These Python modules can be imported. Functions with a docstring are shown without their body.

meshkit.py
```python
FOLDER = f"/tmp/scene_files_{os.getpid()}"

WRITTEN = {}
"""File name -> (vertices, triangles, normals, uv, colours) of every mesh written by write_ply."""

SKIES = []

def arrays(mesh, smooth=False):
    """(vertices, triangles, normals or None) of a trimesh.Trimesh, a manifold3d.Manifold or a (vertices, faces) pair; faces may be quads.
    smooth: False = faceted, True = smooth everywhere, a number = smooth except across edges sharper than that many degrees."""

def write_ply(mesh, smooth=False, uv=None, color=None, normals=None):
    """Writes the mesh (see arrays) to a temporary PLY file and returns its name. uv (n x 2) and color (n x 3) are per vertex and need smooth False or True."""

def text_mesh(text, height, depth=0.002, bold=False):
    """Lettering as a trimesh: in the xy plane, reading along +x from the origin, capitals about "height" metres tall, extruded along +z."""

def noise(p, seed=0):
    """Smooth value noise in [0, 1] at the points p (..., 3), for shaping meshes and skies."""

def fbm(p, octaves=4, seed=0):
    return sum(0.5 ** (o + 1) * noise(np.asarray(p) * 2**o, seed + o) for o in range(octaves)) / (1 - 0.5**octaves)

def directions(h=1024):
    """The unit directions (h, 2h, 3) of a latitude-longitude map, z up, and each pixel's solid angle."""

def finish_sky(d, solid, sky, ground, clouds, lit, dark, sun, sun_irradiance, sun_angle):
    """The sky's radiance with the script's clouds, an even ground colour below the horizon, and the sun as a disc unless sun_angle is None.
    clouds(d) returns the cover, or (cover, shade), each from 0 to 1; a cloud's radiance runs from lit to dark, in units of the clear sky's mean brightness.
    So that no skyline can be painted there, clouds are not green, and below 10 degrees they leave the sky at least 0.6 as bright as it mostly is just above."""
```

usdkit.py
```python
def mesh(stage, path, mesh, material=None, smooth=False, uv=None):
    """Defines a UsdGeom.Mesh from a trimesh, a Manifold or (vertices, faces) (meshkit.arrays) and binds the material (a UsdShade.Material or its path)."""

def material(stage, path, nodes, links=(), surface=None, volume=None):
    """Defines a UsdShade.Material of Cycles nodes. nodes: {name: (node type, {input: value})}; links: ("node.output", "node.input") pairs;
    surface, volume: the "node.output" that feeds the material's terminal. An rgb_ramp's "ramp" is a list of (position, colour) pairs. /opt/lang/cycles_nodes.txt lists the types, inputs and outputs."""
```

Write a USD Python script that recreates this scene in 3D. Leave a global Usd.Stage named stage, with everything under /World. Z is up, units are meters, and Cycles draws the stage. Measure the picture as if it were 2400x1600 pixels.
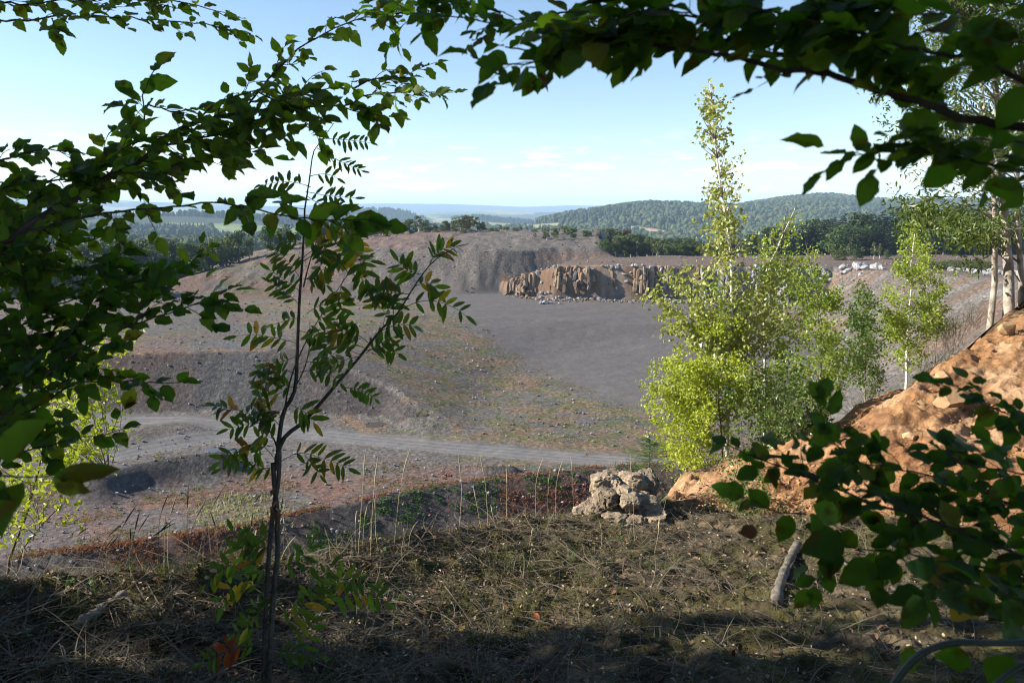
import math, random
import numpy as np, trimesh
import usdkit
from meshkit import fbm, noise
from pxr import Usd, UsdGeom, UsdLux, UsdShade, Gf, Sdf, Vt
from scipy.interpolate import RBFInterpolator, PchipInterpolator, interp1d
from scipy.spatial import cKDTree

# ---------------------------------------------------------------- camera, sky, sun, exposure
stage = Usd.Stage.CreateInMemory()
UsdGeom.SetStageUpAxis(stage, 'Z'); UsdGeom.SetStageMetersPerUnit(stage, 1.0)
UsdGeom.Xform.Define(stage, '/World'); UsdGeom.Scope.Define(stage, '/World/Looks')
PITCH = math.radians(9.84); F = 1764.0; CU, CV = 1176.0, 784.0      # the eye is the origin
EXPOSURE = 1.5
cam = UsdGeom.Camera.Define(stage, '/World/camera')
cam.CreateHorizontalApertureAttr(36.0); cam.CreateVerticalApertureAttr(24.0); cam.CreateFocalLengthAttr(27.0)
cam.CreateClippingRangeAttr(Gf.Vec2f(0.05, 60000.0))
cam.CreateFStopAttr(9.0); cam.CreateFocusDistanceAttr(9.0); cam.CreateExposureAttr(EXPOSURE)
UsdGeom.Xformable(cam).AddRotateXOp().Set(90.0 - math.degrees(PITCH))
SUN = np.array([-0.975, 0.02, 0.0]); SUN /= np.linalg.norm(SUN); ELEV = math.radians(29.0)
SUND = np.array([SUN[0]*math.cos(ELEV), SUN[1]*math.cos(ELEV), math.sin(ELEV)])
sun = UsdLux.DistantLight.Define(stage, '/World/sun')
sun.CreateIntensityAttr(1.25); sun.CreateAngleAttr(0.53); sun.CreateNormalizeAttr(True); sun.CreateColorAttr(Gf.Vec3f(1.0, 0.90, 0.76))
zx = SUND; xx = np.cross([0, 0, 1.0], zx); xx /= np.linalg.norm(xx); yx = np.cross(zx, xx)
UsdGeom.Xformable(sun).AddTransformOp().Set(Gf.Matrix4d(*xx, 0, *yx, 0, *zx, 0, 0, 0, 0, 1))
dome = UsdLux.DomeLight.Define(stage, '/World/sky')
SKY_STRENGTH = 0.068
skym = usdkit.material(stage, '/World/Looks/sky_look', {
    'sky': ('sky_texture', {'sky_type': 'single_scattering', 'sun_disc': False, 'sun_elevation': ELEV, 'sun_rotation': math.atan2(SUN[0], SUN[1]),
                            'altitude': 500.0, 'air_density': 1.0, 'aerosol_density': 0.15, 'ozone_density': 2.0}),
    'tc': ('texture_coordinate', {}),
    'sep': ('separate_xyz', {}),
    'band': ('map_range', {'from_min': 0.004, 'from_max': 0.02, 'to_min': 0.0, 'to_max': 1.0, 'clamp': True}),
    'band2': ('map_range', {'from_min': 0.055, 'from_max': 0.095, 'to_min': 1.0, 'to_max': 0.0, 'clamp': True}),
    'bm': ('math', {'math_type': 'multiply'}),
    'map': ('mapping', {'scale': (1.0, 1.0, 5.5), 'rotation': (0.10, -0.12, 0.0)}),
    'n': ('noise_texture', {'scale': 17.0, 'detail': 7.0, 'roughness': 0.60, 'distortion': 0.35}),
    'r': ('map_range', {'from_min': 0.535, 'from_max': 0.70, 'to_min': 0.0, 'to_max': 0.9, 'clamp': True}),
    'mm': ('math', {'math_type': 'multiply'}),
    'mix': ('mix_color', {'blend_type': 'mix', 'use_clamp': False, 'b': (9.5, 9.4, 9.6)}),
    'bg': ('background_shader', {'strength': SKY_STRENGTH}),
}, [('tc.generated', 'sep.vector'), ('sep.z', 'band.value'), ('sep.z', 'band2.value'), ('band.result', 'bm.value1'), ('band2.result', 'bm.value2'),
    ('tc.generated', 'map.vector'), ('map.vector', 'n.vector'), ('n.fac', 'r.value'), ('r.result', 'mm.value1'), ('bm.value', 'mm.value2'),
    ('mm.value', 'mix.fac'), ('sky.color', 'mix.a'), ('mix.result', 'bg.color')], surface='bg.background')
UsdShade.MaterialBindingAPI.Apply(dome.GetPrim()).Bind(skym)
dome.GetPrim().SetCustomDataByKey('kind', 'structure')

# ---------------------------------------------------------------- helpers
CP, SP = math.cos(PITCH), math.sin(PITCH)
def ray(u, v):
    a, b = (np.asarray(u, float) - CU) / F, (np.asarray(v, float) - CV) / F
    return np.stack(np.broadcast_arrays(a, CP - b * SP, -SP - b * CP), -1)
def at(u, v, d): return ray(u, v) * np.asarray(d, float)[..., None]
def onz(u, v, z):
    r = ray(u, v); return r * (np.asarray(z, float) / r[..., 2])[..., None]
def project(p):
    p = np.asarray(p, float); d = p[..., 1] * CP - p[..., 2] * SP; up = p[..., 1] * SP + p[..., 2] * CP
    return CU + F * p[..., 0] / d, CV - F * up / d, d
_used = {}
def numbered(path):
    n = _used.get(path, -1) + 1; _used[path] = n
    return path if n == 0 else f'{path}_{n:03d}'
def say(prim, label=None, cat=None, group=None, kind=None):
    for k, x in (('label', label), ('category', cat), ('group', group), ('kind', kind)):
        if x: prim.SetCustomDataByKey(k, x)
BASES = {}
def thing(name, label, cat, base=(0, 0, 0), group=None):
    path = numbered('/World/' + name); x = UsdGeom.Xform.Define(stage, path)
    x.AddTranslateOp().Set(Gf.Vec3d(*map(float, base))); BASES[path] = np.asarray(base, float)
    say(x.GetPrim(), label, cat, group); return path
def part(parent, name, mesh, mat, smooth=False, label=None, kind=None, base=None, prim='/World'):
    """a Mesh prim under parent; the mesh is given in world coordinates"""
    path = numbered(f'{parent}/{name}'); b = BASES.get(parent, np.zeros(3)) if base is None else base
    v, f = (np.asarray(mesh.vertices), np.asarray(mesh.faces)) if hasattr(mesh, 'vertices') else mesh
    m = usdkit.mesh(stage, path, (np.asarray(v) - b, f), mat, smooth); BASES[path] = b
    say(m.GetPrim(), label, kind=kind); return path
def color_primvar(path, col):
    UsdGeom.PrimvarsAPI(stage.GetPrimAtPath(path)).CreatePrimvar('tint', Sdf.ValueTypeNames.Color3fArray, 'vertex').Set(Vt.Vec3fArray.FromNumpy(np.asarray(col, np.float32)))
def copy(src, name, label, cat, M, group=None):
    """another individual of the thing src under the 4x4 matrix M"""
    path = numbered('/World/' + name); x = UsdGeom.Xform.Define(stage, path)
    x.GetPrim().GetReferences().AddInternalReference(src)
    x.ClearXformOpOrder(); x.AddTransformOp().Set(Gf.Matrix4d(*np.asarray(M).T.ravel().tolist()))
    x.GetPrim().SetInstanceable(True); say(x.GetPrim(), label, cat, group); return path
def mat4(loc, rz=0, s=(1, 1, 1), tilt=(0, 0)):
    c, n = math.cos(rz), math.sin(rz); s = np.broadcast_to(s, 3)
    R = np.array([[c, -n, 0], [n, c, 0], [0, 0, 1.0]])
    a, b = tilt; R = np.array([[1, 0, a], [0, 1, b], [-a, -b, 1.0]]) @ R
    M = np.eye(4); M[:3, :3] = R * s; M[:3, 3] = loc; return M
def instancer(path, protos, pos, idx, scale, rz, kind='stuff', label=None, cat=None, quats=None):
    pi = UsdGeom.PointInstancer.Define(stage, path)
    rel = pi.CreatePrototypesRel()
    for p in protos: rel.AddTarget(p)
    n = len(pos); pi.CreatePositionsAttr(Vt.Vec3fArray.FromNumpy(np.asarray(pos, np.float32)))
    pi.CreateProtoIndicesAttr(Vt.IntArray.FromNumpy(np.asarray(idx, np.int32)))
    pi.CreateScalesAttr(Vt.Vec3fArray.FromNumpy(np.asarray(scale, np.float32)))
    q = np.zeros((n, 4), np.float32)
    if quats is None: q[:, 0] = np.cos(np.asarray(rz) / 2); q[:, 3] = np.sin(np.asarray(rz) / 2)
    else: q[:] = quats
    pi.CreateOrientationsAttr(Vt.QuathArray([Gf.Quath(*map(float, x)) for x in q]))
    say(pi.GetPrim(), label, cat, kind=kind); return pi
def tube(pts, rad, sides=6, cap=True):
    p = np.asarray(pts, float); n = len(p); rad = np.broadcast_to(np.asarray(rad, float), (n,))
    t = np.gradient(p, axis=0); t /= np.linalg.norm(t, axis=1, keepdims=True) + 1e-12
    ref = np.array([0, 0, 1.0]) if abs(t[:, 2]).mean() < 0.8 else np.array([1.0, 0.2, 0])
    a = np.cross(t, ref); a /= np.linalg.norm(a, axis=1, keepdims=True) + 1e-12; b = np.cross(t, a)
    g = np.arange(sides) * 2 * np.pi / sides
    v = p[:, None] + rad[:, None, None] * (np.cos(g)[None, :, None] * a[:, None] + np.sin(g)[None, :, None] * b[:, None])
    i, j = np.meshgrid(np.arange(n - 1), np.arange(sides), indexing='ij')
    q = np.stack([i * sides + j, i * sides + (j + 1) % sides, (i + 1) * sides + (j + 1) % sides, (i + 1) * sides + j], -1).reshape(-1, 4)
    f = np.vstack([q[:, [0, 2, 1]], q[:, [0, 3, 2]]]); v = v.reshape(-1, 3)
    if cap:
        k = len(v); v = np.vstack([v, p[:1], p[-1:]]); js = np.arange(sides)
        f = np.vstack([f, np.stack([np.full(sides, k), (js + 1) % sides, js][::1], 1)[:, [0, 2, 1]], np.stack([np.full(sides, k + 1), (n - 1) * sides + js, (n - 1) * sides + (js + 1) % sides], 1)[:, [0, 2, 1]]])
    return v, f
def join(ms):
    vs, fs, n = [], [], 0
    for v, f in ms: vs.append(v); fs.append(np.asarray(f) + n); n += len(v)
    return np.vstack(vs), np.vstack(fs)
def resample(p, n):
    p = np.asarray(p, float); s = np.r_[0, np.cumsum(np.linalg.norm(np.diff(p, axis=0), axis=1))]
    if len(p) > 2:
        return PchipInterpolator(s, p)(np.linspace(0, s[-1], n))
    return np.stack([np.interp(np.linspace(0, s[-1], n), s, p[:, k]) for k in range(3)], 1)
def unit(a): a = np.asarray(a, float); return a / (np.linalg.norm(a, axis=-1, keepdims=True) + 1e-12)
def sstep(x, a, b): t = np.clip((np.asarray(x, float) - a) / (b - a), 0, 1); return t * t * (3 - 2 * t)
def fb(x, y, s, o=4, seed=0): return fbm(np.stack([np.asarray(x) / s, np.asarray(y) / s, np.zeros_like(np.asarray(x, float))], -1), o, seed)
def lin(*c): return tuple(((x / 255) / 12.92 if x / 255 < 0.04045 else ((x / 255 + 0.055) / 1.055) ** 2.4) for x in c)

# ---------------------------------------------------------------- materials
def ramp_mat(name, stops, scale=3.0, rough=0.9, bump=0.4, bscale=20.0, dist=0.05, tint=False, detail=5.0, spec=0.2, coord='position'):
    """diffuse stuff with a noise driven ramp; with tint the mesh's own zone colour is multiplied in"""
    nodes = {'g': ('geometry', {}), 'n': ('noise_texture', {'scale': scale, 'detail': detail, 'roughness': 0.65}), 'r': ('rgb_ramp', {'ramp': stops}),
             'nb': ('noise_texture', {'scale': bscale, 'detail': 6.0, 'roughness': 0.7}), 'b': ('bump', {'strength': bump, 'distance': dist}),
             'p': ('principled_bsdf', {'roughness': rough, 'specular_ior_level': spec})}
    src = 'g.position'
    if coord == 'object': nodes['tc'] = ('texture_coordinate', {}); src = 'tc.object'
    links = [(src, 'n.vector'), ('n.fac', 'r.fac'), (src, 'nb.vector'), ('nb.fac', 'b.height'), ('b.normal', 'p.normal')]
    if tint:
        nodes['a'] = ('attribute', {'attribute': 'tint'}); nodes['m'] = ('mix_color', {'blend_type': 'multiply', 'fac': 1.0, 'use_clamp': False})
        links += [('a.color', 'm.a'), ('r.color', 'm.b'), ('m.result', 'p.base_color')]
        if tint == 'grit':
            nodes['ga'] = ('attribute', {'attribute': 'grit'}); nodes['gm'] = ('mix_color', {'a': (.98, .98, .98), 'use_clamp': False}); nodes['gs'] = ('math', {'math_type': 'multiply', 'value2': bump})
            links = [l for l in links if l != ('r.color', 'm.b')] + [('ga.fac', 'gm.fac'), ('r.color', 'gm.b'), ('gm.result', 'm.b'), ('ga.fac', 'gs.value1'), ('gs.value', 'b.strength')]
    else: links.append(('r.color', 'p.base_color'))
    return usdkit.material(stage, '/World/Looks/' + name, nodes, links, surface='p.BSDF')
def leaf_mat(name, cols, trans=0.45, rough=0.45, spec=0.5, per='random_per_island', tmul=(1.5, 1.7, 0.6), spots=None, nscale=40.0):
    """leaves: a gloss over a diffuse side and light coming through; colour varies from leaf to leaf"""
    src = 'g.random_per_island' if per == 'random_per_island' else 'o.random'
    nodes = {'g': ('geometry', {}), 'o': ('object_info', {}), 'r': ('rgb_ramp', {'ramp': cols}), 'p': ('principled_bsdf', {'roughness': rough, 'specular_ior_level': spec}),
             't': ('translucent_bsdf', {}), 'tm': ('mix_color', {'blend_type': 'multiply', 'fac': 1.0, 'b': tmul, 'use_clamp': False}), 'x': ('mix_closure', {'fac': trans})}
    links = [(src, 'r.fac'), ('p.BSDF', 'x.closure1'), ('t.BSDF', 'x.closure2'), ('tm.result', 't.color')]
    out = 'r.color'
    if spots:
        nodes['n'] = ('noise_texture', {'scale': nscale, 'detail': 3.0}); nodes['nr'] = ('map_range', {'from_min': 0.56, 'from_max': 0.66, 'clamp': True})
        nodes['sm'] = ('mix_color', {'b': spots}); links += [('g.position', 'n.vector'), ('n.fac', 'nr.value'), ('nr.result', 'sm.fac'), ('r.color', 'sm.a')]; out = 'sm.result'
    links += [(out, 'p.base_color'), (out, 'tm.a')]
    return usdkit.material(stage, '/World/Looks/' + name, nodes, links, surface='x.closure')
import shapely
# ---------------------------------------------------------------- the lie of the land: one height function
CREST = np.array([at(u, v, d) for u, v, d in [(-1400, 1330, 2.6), (-700, 1345, 2.8), (-200, 1345, 3.0), (100, 1325, 3.2), (350, 1312, 3.35), (600, 1292, 3.55), (750, 1268, 3.8), (900, 1240, 4.2), (1050, 1212, 4.7),
                                             (1200, 1190, 5.2), (1340, 1180, 5.8), (1500, 1160, 6.2), (1640, 1098, 6.8), (1800, 1045, 7.2), (1950, 990, 7.6), (2060, 915, 8.0), (2150, 850, 8.5), (2260, 755, 9.0), (2352, 690, 9.5), (2500, 580, 10.2), (2800, 420, 11.0), (3300, 260, 11.5)]])
NEAR = np.vstack([CREST, [at(u, v, d) for u, v, d in [(1500, 1190, 5.9), (1700, 1190, 5.7), (1800, 1165, 6.0), (2000, 1150, 6.0), (2150, 1010, 7.0), (2352, 1000, 7.0), (2352, 850, 8.3), (2100, 950, 7.5), (1900, 1080, 6.7), (2352, 1150, 5.9), (2352, 1280, 4.9), (2352, 1420, 3.8),
                  (2000, 1350, 4.3), (1700, 1350, 4.2), (1300, 1400, 3.55), (1000, 1420, 3.35), (600, 1440, 3.05), (200, 1450, 2.95), (1176, 1568, 2.63), (200, 1568, 2.55), (2200, 1568, 2.8)]],
                 [(-3, 1.2, -1.5), (-1, 0.5, -1.62), (0, -1, -1.6), (3, .6, -1.45), (-8, 1, -1.0), (-4, -5, -1.2), (4, -5, -1.0), (9, 1, -.4), (10, 6, .6), (0, -12, -1.0), (-14, -6, 0)]])
_rbf = RBFInterpolator(NEAR[:, :2], NEAR[:, 2], kernel='thin_plate_spline', smoothing=0.002)
_ct = CREST[:, 0] / CREST[:, 1]
_cy, _cz = PchipInterpolator(_ct, CREST[:, 1]), PchipInterpolator(_ct, CREST[:, 2])
_cs = PchipInterpolator([-5, -0.6, -.2, 0.1, 0.25, .5, 0.7, 5], [.9, .9, .8, .75, .30, .22, .25, .25])   # how steeply it drops just past the brow
def near_z(x, y):
    x, y = np.asarray(x, float), np.asarray(y, float)
    t = np.where(y > 0.4, x / np.maximum(y, 0.4), np.sign(x) * 5); t = np.clip(t, _ct[0], _ct[-1])
    yc = _cy(t); past = np.maximum(y - yc, 0.0)
    yy = np.minimum(y, np.where(y > .4, yc, y)); xx = np.where((past > 0), t * yy, x)
    z = _rbf(np.stack([xx.ravel(), yy.ravel()], 1)).reshape(x.shape)
    s = _cs(t); w = 1 - np.exp(-past / 1.6)
    return z - s * past * (1 - w * 0.0) - (np.maximum(.74 - s, 0)) * np.maximum(past - 3.2 * sstep(t, .1, .3), 0)
BERM = np.array([onz(u, v, -25.0)[:2] for u, v in [(-900, 1400), (-300, 1350), (20, 1292), (200, 1268), (400, 1240), (560, 1212), (700, 1186), (850, 1152), (1000, 1122), (1150, 1103), (1350, 1082), (1600, 1072), (2000, 1062)]])
RIM = np.array([(-2, 215, -20.5), (5, 210, -17.4), (12, 207, -15.5), (40, 204.5, -15.2), (62, 204.5, -15.0), (84, 200, -15.0), (88, 190, -15.0), (88, 160, -13.4), (86, 134, -12.0), (78, 100, -10.5), (55, 62, -8.5), (28, 30, -5.5), (9, 11, -2.2)], float)
PIT = shapely.Polygon(np.vstack([RIM[:, :2], [(-260, 8), (-260, 215)]]))
def seg_near(x, y, line):
    """distance to a polyline, the place along it (in segments) and the nearest value of its further columns"""
    best = np.full(x.shape, 1e9); par = np.zeros(x.shape); val = np.zeros(x.shape)
    for k in range(len(line) - 1):
        a, b = line[k], line[k + 1]; d = b[:2] - a[:2]
        t = np.clip(((x - a[0]) * d[0] + (y - a[1]) * d[1]) / (d @ d), 0, 1)
        q = np.hypot(x - a[0] - t * d[0], y - a[1] - t * d[1]); m = q < best
        best = np.where(m, q, best); par = np.where(m, k + t, par)
        if line.shape[1] > 2: val = np.where(m, a[2] + t * (b[2] - a[2]), val)
    return best, par, val
def smax(a, b, k=1.0):
    h = np.clip(0.5 + 0.5 * (a - b) / k, 0, 1); return b + (a - b) * h + k * h * (1 - h)
def smin(a, b, k=1.0): return -smax(-a, -b, k)
X700 = -32.6
_hx = [-200, -130, -110, -95, -78, -47, -20, 20, 60]
_hcap = PchipInterpolator(_hx, [-25, -23.4, -20.2, -16.6, -13.0, -10.6, -9.6, -9.6, -9.6])
_hfoot = PchipInterpolator(_hx, [185, 188, 192, 196, 198, 203, 212, 217, 217])
_hslope = PchipInterpolator(_hx, [.12, .13, .15, .19, .24, .34, .58, .62, .62])
def quarry_z(x, y, parts=False):
    x, y = np.asarray(x, float), np.asarray(y, float)
    G = -28.2 - 1.8 * sstep(y, 66 + .25 * np.minimum(x, 0), 84 + .1 * np.minimum(x, 0)) + 6.5 * sstep(y, 118, 215)
    G = G + .5 * (fb(x, y, 26, 3, 5) - .5) * sstep(y, 40, 60)
    w = sstep(x, X700 + 13, X700 + 21); foot = 109.5 + 1.4 * np.sin(x * .11) * (1 - w) - 11.5 * w
    drop = .5 * (x - X700 - 2 + np.sqrt((x - X700 - 2) ** 2 + 40)) - .1
    bench = smin(-22.5 - drop * np.clip(.29 - .005 * (y - 121), .05, .29), -30 + (.70 - .49 * w) * (y - foot) + .35 * (fb(x, y, 5, 3, 9) - .5) + .5 * (np.abs(fb(x, y * .15, 2.2, 3, 19) - .5)), .35)
    z = smax(G, bench, .9)
    db, _, _ = seg_near(x, y, BERM)
    z = smax(z, -24.75 + .5 * (fb(x, y, 9, 3, 3) - .5) - .66 * np.maximum(db - .3, 0), .25)
    for line, h, w in MOUNDS:
        d, p, _ = seg_near(x, y, line); e = 1
        z = z + h * np.exp(-(d / w) ** 2) * e
    yf = _hfoot(np.clip(x, -200, 60)); s = _hslope(np.clip(x, -200, 60))
    nose = 3.4 * np.exp(-((x + 8.5 - .35 * (y - 225)) / 9.0) ** 2)
    front = -23.5 + s * (y - yf + nose) - 1.5 * sstep(x, 2, 14) * 2.0
    heap = smin(smin(_hcap(np.clip(x, -200, 60)) - 2.9 + .055 * np.clip(y - 232, -20, 70) + 1.1 * (fb(x, y, 22, 4, 21) - .5), front, .5), -15 + .62 * (31 - x) + .12 * (y - 235), .9)
    heap = heap + .9 * (fb(x * 1.0, y * .22, 2.4, 3, 34) - .5) * sstep(heap, -23.5, -20) + 1.0 * (fb(x + .5 * y, y * .25, 5, 4, 33) - .5) * sstep(heap, -23.5, -20) - np.maximum(y - 318, 0) * .55
    z = smax(z, heap, .7)
    d, p, zr = seg_near(x, y, RIM); inside = shapely.contains_xy(PIT, x, y)
    slope = np.where(p < 5.0, 2.6 + 1.6 * fb(x, y, 6, 2, 8), np.where(p < 6, 1.6, .62))
    wall = zr - slope * np.maximum(d - .2, 0) + np.where(p > 6, 1.8 * (fb(p * 16, d * .12, 1.0, 4, 41) - .5) * sstep(d, 0, 4), 0)
    plat = zr + .015 * d + .8 * (fb(x, y, 12, 3, 14) - .5) * sstep(d, 1, 6)
    plat = plat - np.maximum(y - 238, 0) * .11 - 9 * sstep(-x, 5, 30) * (p < .5)
    z = np.where(inside, np.where(y > 20, smax(z, wall, .4), z), np.where((y > 12) & (x > -3), smax(z, plat, .6), z))
    z = z - 30 * sstep(y, 330, 900)
    return z + .16 * (fb(x, y, 2.3, 4, 77) - .5)
MOUNDS = [(np.array([onz(u, v, -29.3)[:2] for u, v in [(230, 1122), (320, 1096), (410, 1078), (500, 1068)]]), 2.3, 2.5),
          (np.array([onz(u, v, -29.3)[:2] for u, v in [(1120, 1076), (1175, 1076)]]), 1.0, 1.1),
          (np.array([onz(u, v, -29.8)[:2] for u, v in [(120, 1030), (250, 1012), (390, 990)]]), 1.1, 4.5)]
def ground_z(x, y):
    x, y = np.asarray(x, float), np.asarray(y, float)
    q = np.full(x.shape, -99.0); m = y > 10
    if m.any(): q[m] = quarry_z(x[m], y[m])
    n = np.full(x.shape, -99.0); m = (y < 75)
    if m.any(): n[m] = near_z(x[m], y[m])
    return np.where(y > 10, np.maximum(n + 1.0 * (fb(x, y, 5, 3, 61) - .5) * sstep(y, 11, 18) - .25 * (1 - sstep(y, 12, 16)), q), n)
# ---- valley and hills beyond
HILLS = [  # crest in the view (u, v), how far, half width towards us, name of cover
    ([(1080, 530), (1200, 522), (1300, 500), (1400, 484), (1480, 475), (1560, 477), (1640, 480), (1720, 486), (1900, 500)], 2000, 420),
    ([(1500, 512), (1650, 490), (1720, 474), (1800, 462), (1890, 455), (1960, 461), (2060, 470), (2200, 469), (2352, 473), (2700, 470)], 2700, 700),
    ([(760, 496), (830, 486), (870, 481), (930, 484), (965, 496), (1010, 506)], 3600, 260),
    ([(200, 505), (300, 498), (450, 496), (560, 500), (680, 508), (800, 512)], 2100, 160),
    ([(-900, 440), (-200, 450), (0, 451), (150, 457), (250, 459), (350, 464), (520, 470), (700, 476)], 9500, 1500),
    ([(500, 477), (760, 470), (870, 467), (960, 468), (1050, 469), (1200, 475), (1300, 472), (1450, 473), (1700, 478)], 12000, 1500),
    ([(1420, 478), (1500, 468), (1570, 463), (1640, 469), (1760, 478)], 13500, 900),
    ([(940, 492), (1000, 487), (1150, 483), (1250, 486), (1350, 490), (1450, 492)], 6500, 500),
    ([(-400, 498), (0, 490), (150, 486), (400, 484), (620, 487), (800, 492)], 5200, 600),
    ([(940, 515), (1010, 505), (1100, 500), (1180, 508), (1250, 516)], 3300, 300)]
HILLF = []
for pts, r, w in HILLS:
    q = np.array([at(u, v, 1.0) for u, v in pts]); q = q * (r / np.hypot(q[:, 0], q[:, 1]))[:, None]
    HILLF.append((q[:, 0] / q[:, 1], q[:, 1], q[:, 2], w))
def valley_z(x, y):
    x, y = np.asarray(x, float), np.asarray(y, float); t = x / y
    base = -40 - 24 * sstep(y, 500, 1300) - 16 * sstep(y, 3500, 6000) + 9 * (fb(x, y, 600, 3, 50) - .5) + 24 * sstep(-t, .22, .42) * np.exp(-((y - 1750) / 520) ** 2)
    for tt, yy, zz, w in HILLF:
        yc, zc = np.interp(t, tt, yy), np.interp(t, tt, zz)
        e = sstep(t, tt[0] - .1, tt[0] + .02) * (1 - sstep(t, tt[-1] - .02, tt[-1] + .1))
        h = np.maximum(zc - base, 0) * np.exp(-((y - yc) / w) ** 2) * e
        base = np.maximum(base, base + h)
    return base + 5 * (fb(x, y, 160, 3, 52) - .5) * sstep(y, 900, 2000)

def grid_mesh(tt, yy, zf):
    T, Y = np.meshgrid(tt, yy); X = T * Y; Z = zf(X, Y); n, m = T.shape
    i, j = np.meshgrid(np.arange(n - 1), np.arange(m - 1), indexing='ij')
    a = i * m + j; q = np.stack([a, a + 1, a + m + 1, a + m], -1).reshape(-1, 4)
    return np.stack([X, Y, Z], -1).reshape(-1, 3), np.vstack([q[:, [0, 1, 2]], q[:, [0, 2, 3]]])

# ---------------------------------------------------------------- the quarry floor with its zones of colour
us = np.r_[np.arange(-900, -60, 40), np.arange(-60, 2420, 4.4), np.arange(2420, 3300, 40)]
ys = [9.5]
while ys[-1] < 345: ys.append(ys[-1] + float(np.clip(ys[-1] ** 2 * 2.4 / (F * 25), .14, .62)))
QV, QF = grid_mesh((us - CU) / F / .975, np.array(ys), ground_z)
def pmask(uv, z, blur, x, y):
    poly = shapely.Polygon([onz(u, v, z)[:2] for u, v in uv]); p = shapely.points(x, y)
    return sstep(np.where(shapely.contains_xy(poly, x, y), 1, -1) * shapely.distance(poly.exterior, p), -blur, blur)
def lmask(uv, z, half, blur, x, y):
    d, _, _ = seg_near(x, y, np.array([onz(u, v, z)[:2] for u, v in uv])); return 1 - sstep(d, half - blur, half + blur)
GRAVEL = np.array([.106, .102, .102]); DARKG = np.array([.062, .061, .066]); BLUEG = np.array([.082, .085, .096]); RED = np.array([.150, .082, .062]); ORANGE = np.array([.165, .105, .064])
OLIVE = np.array([.125, .115, .052]); GREEN = np.array([.06, .09, .03]); ROAD = np.array([.100, .103, .116]); BROWNG = np.array([.105, .090, .080]); BUFF = np.array([.22, .17, .12]); SAND = np.array([.30, .20, .12])
ROAD1 = [(-300, 968), (150, 963), (400, 965), (560, 980), (760, 1000), (950, 1020), (1200, 1042), (1450, 1062), (1900, 1100)]
ROAD2 = [(640, 995), (480, 1003), (330, 1030), (180, 1065), (0, 1110), (-300, 1180)]
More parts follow.
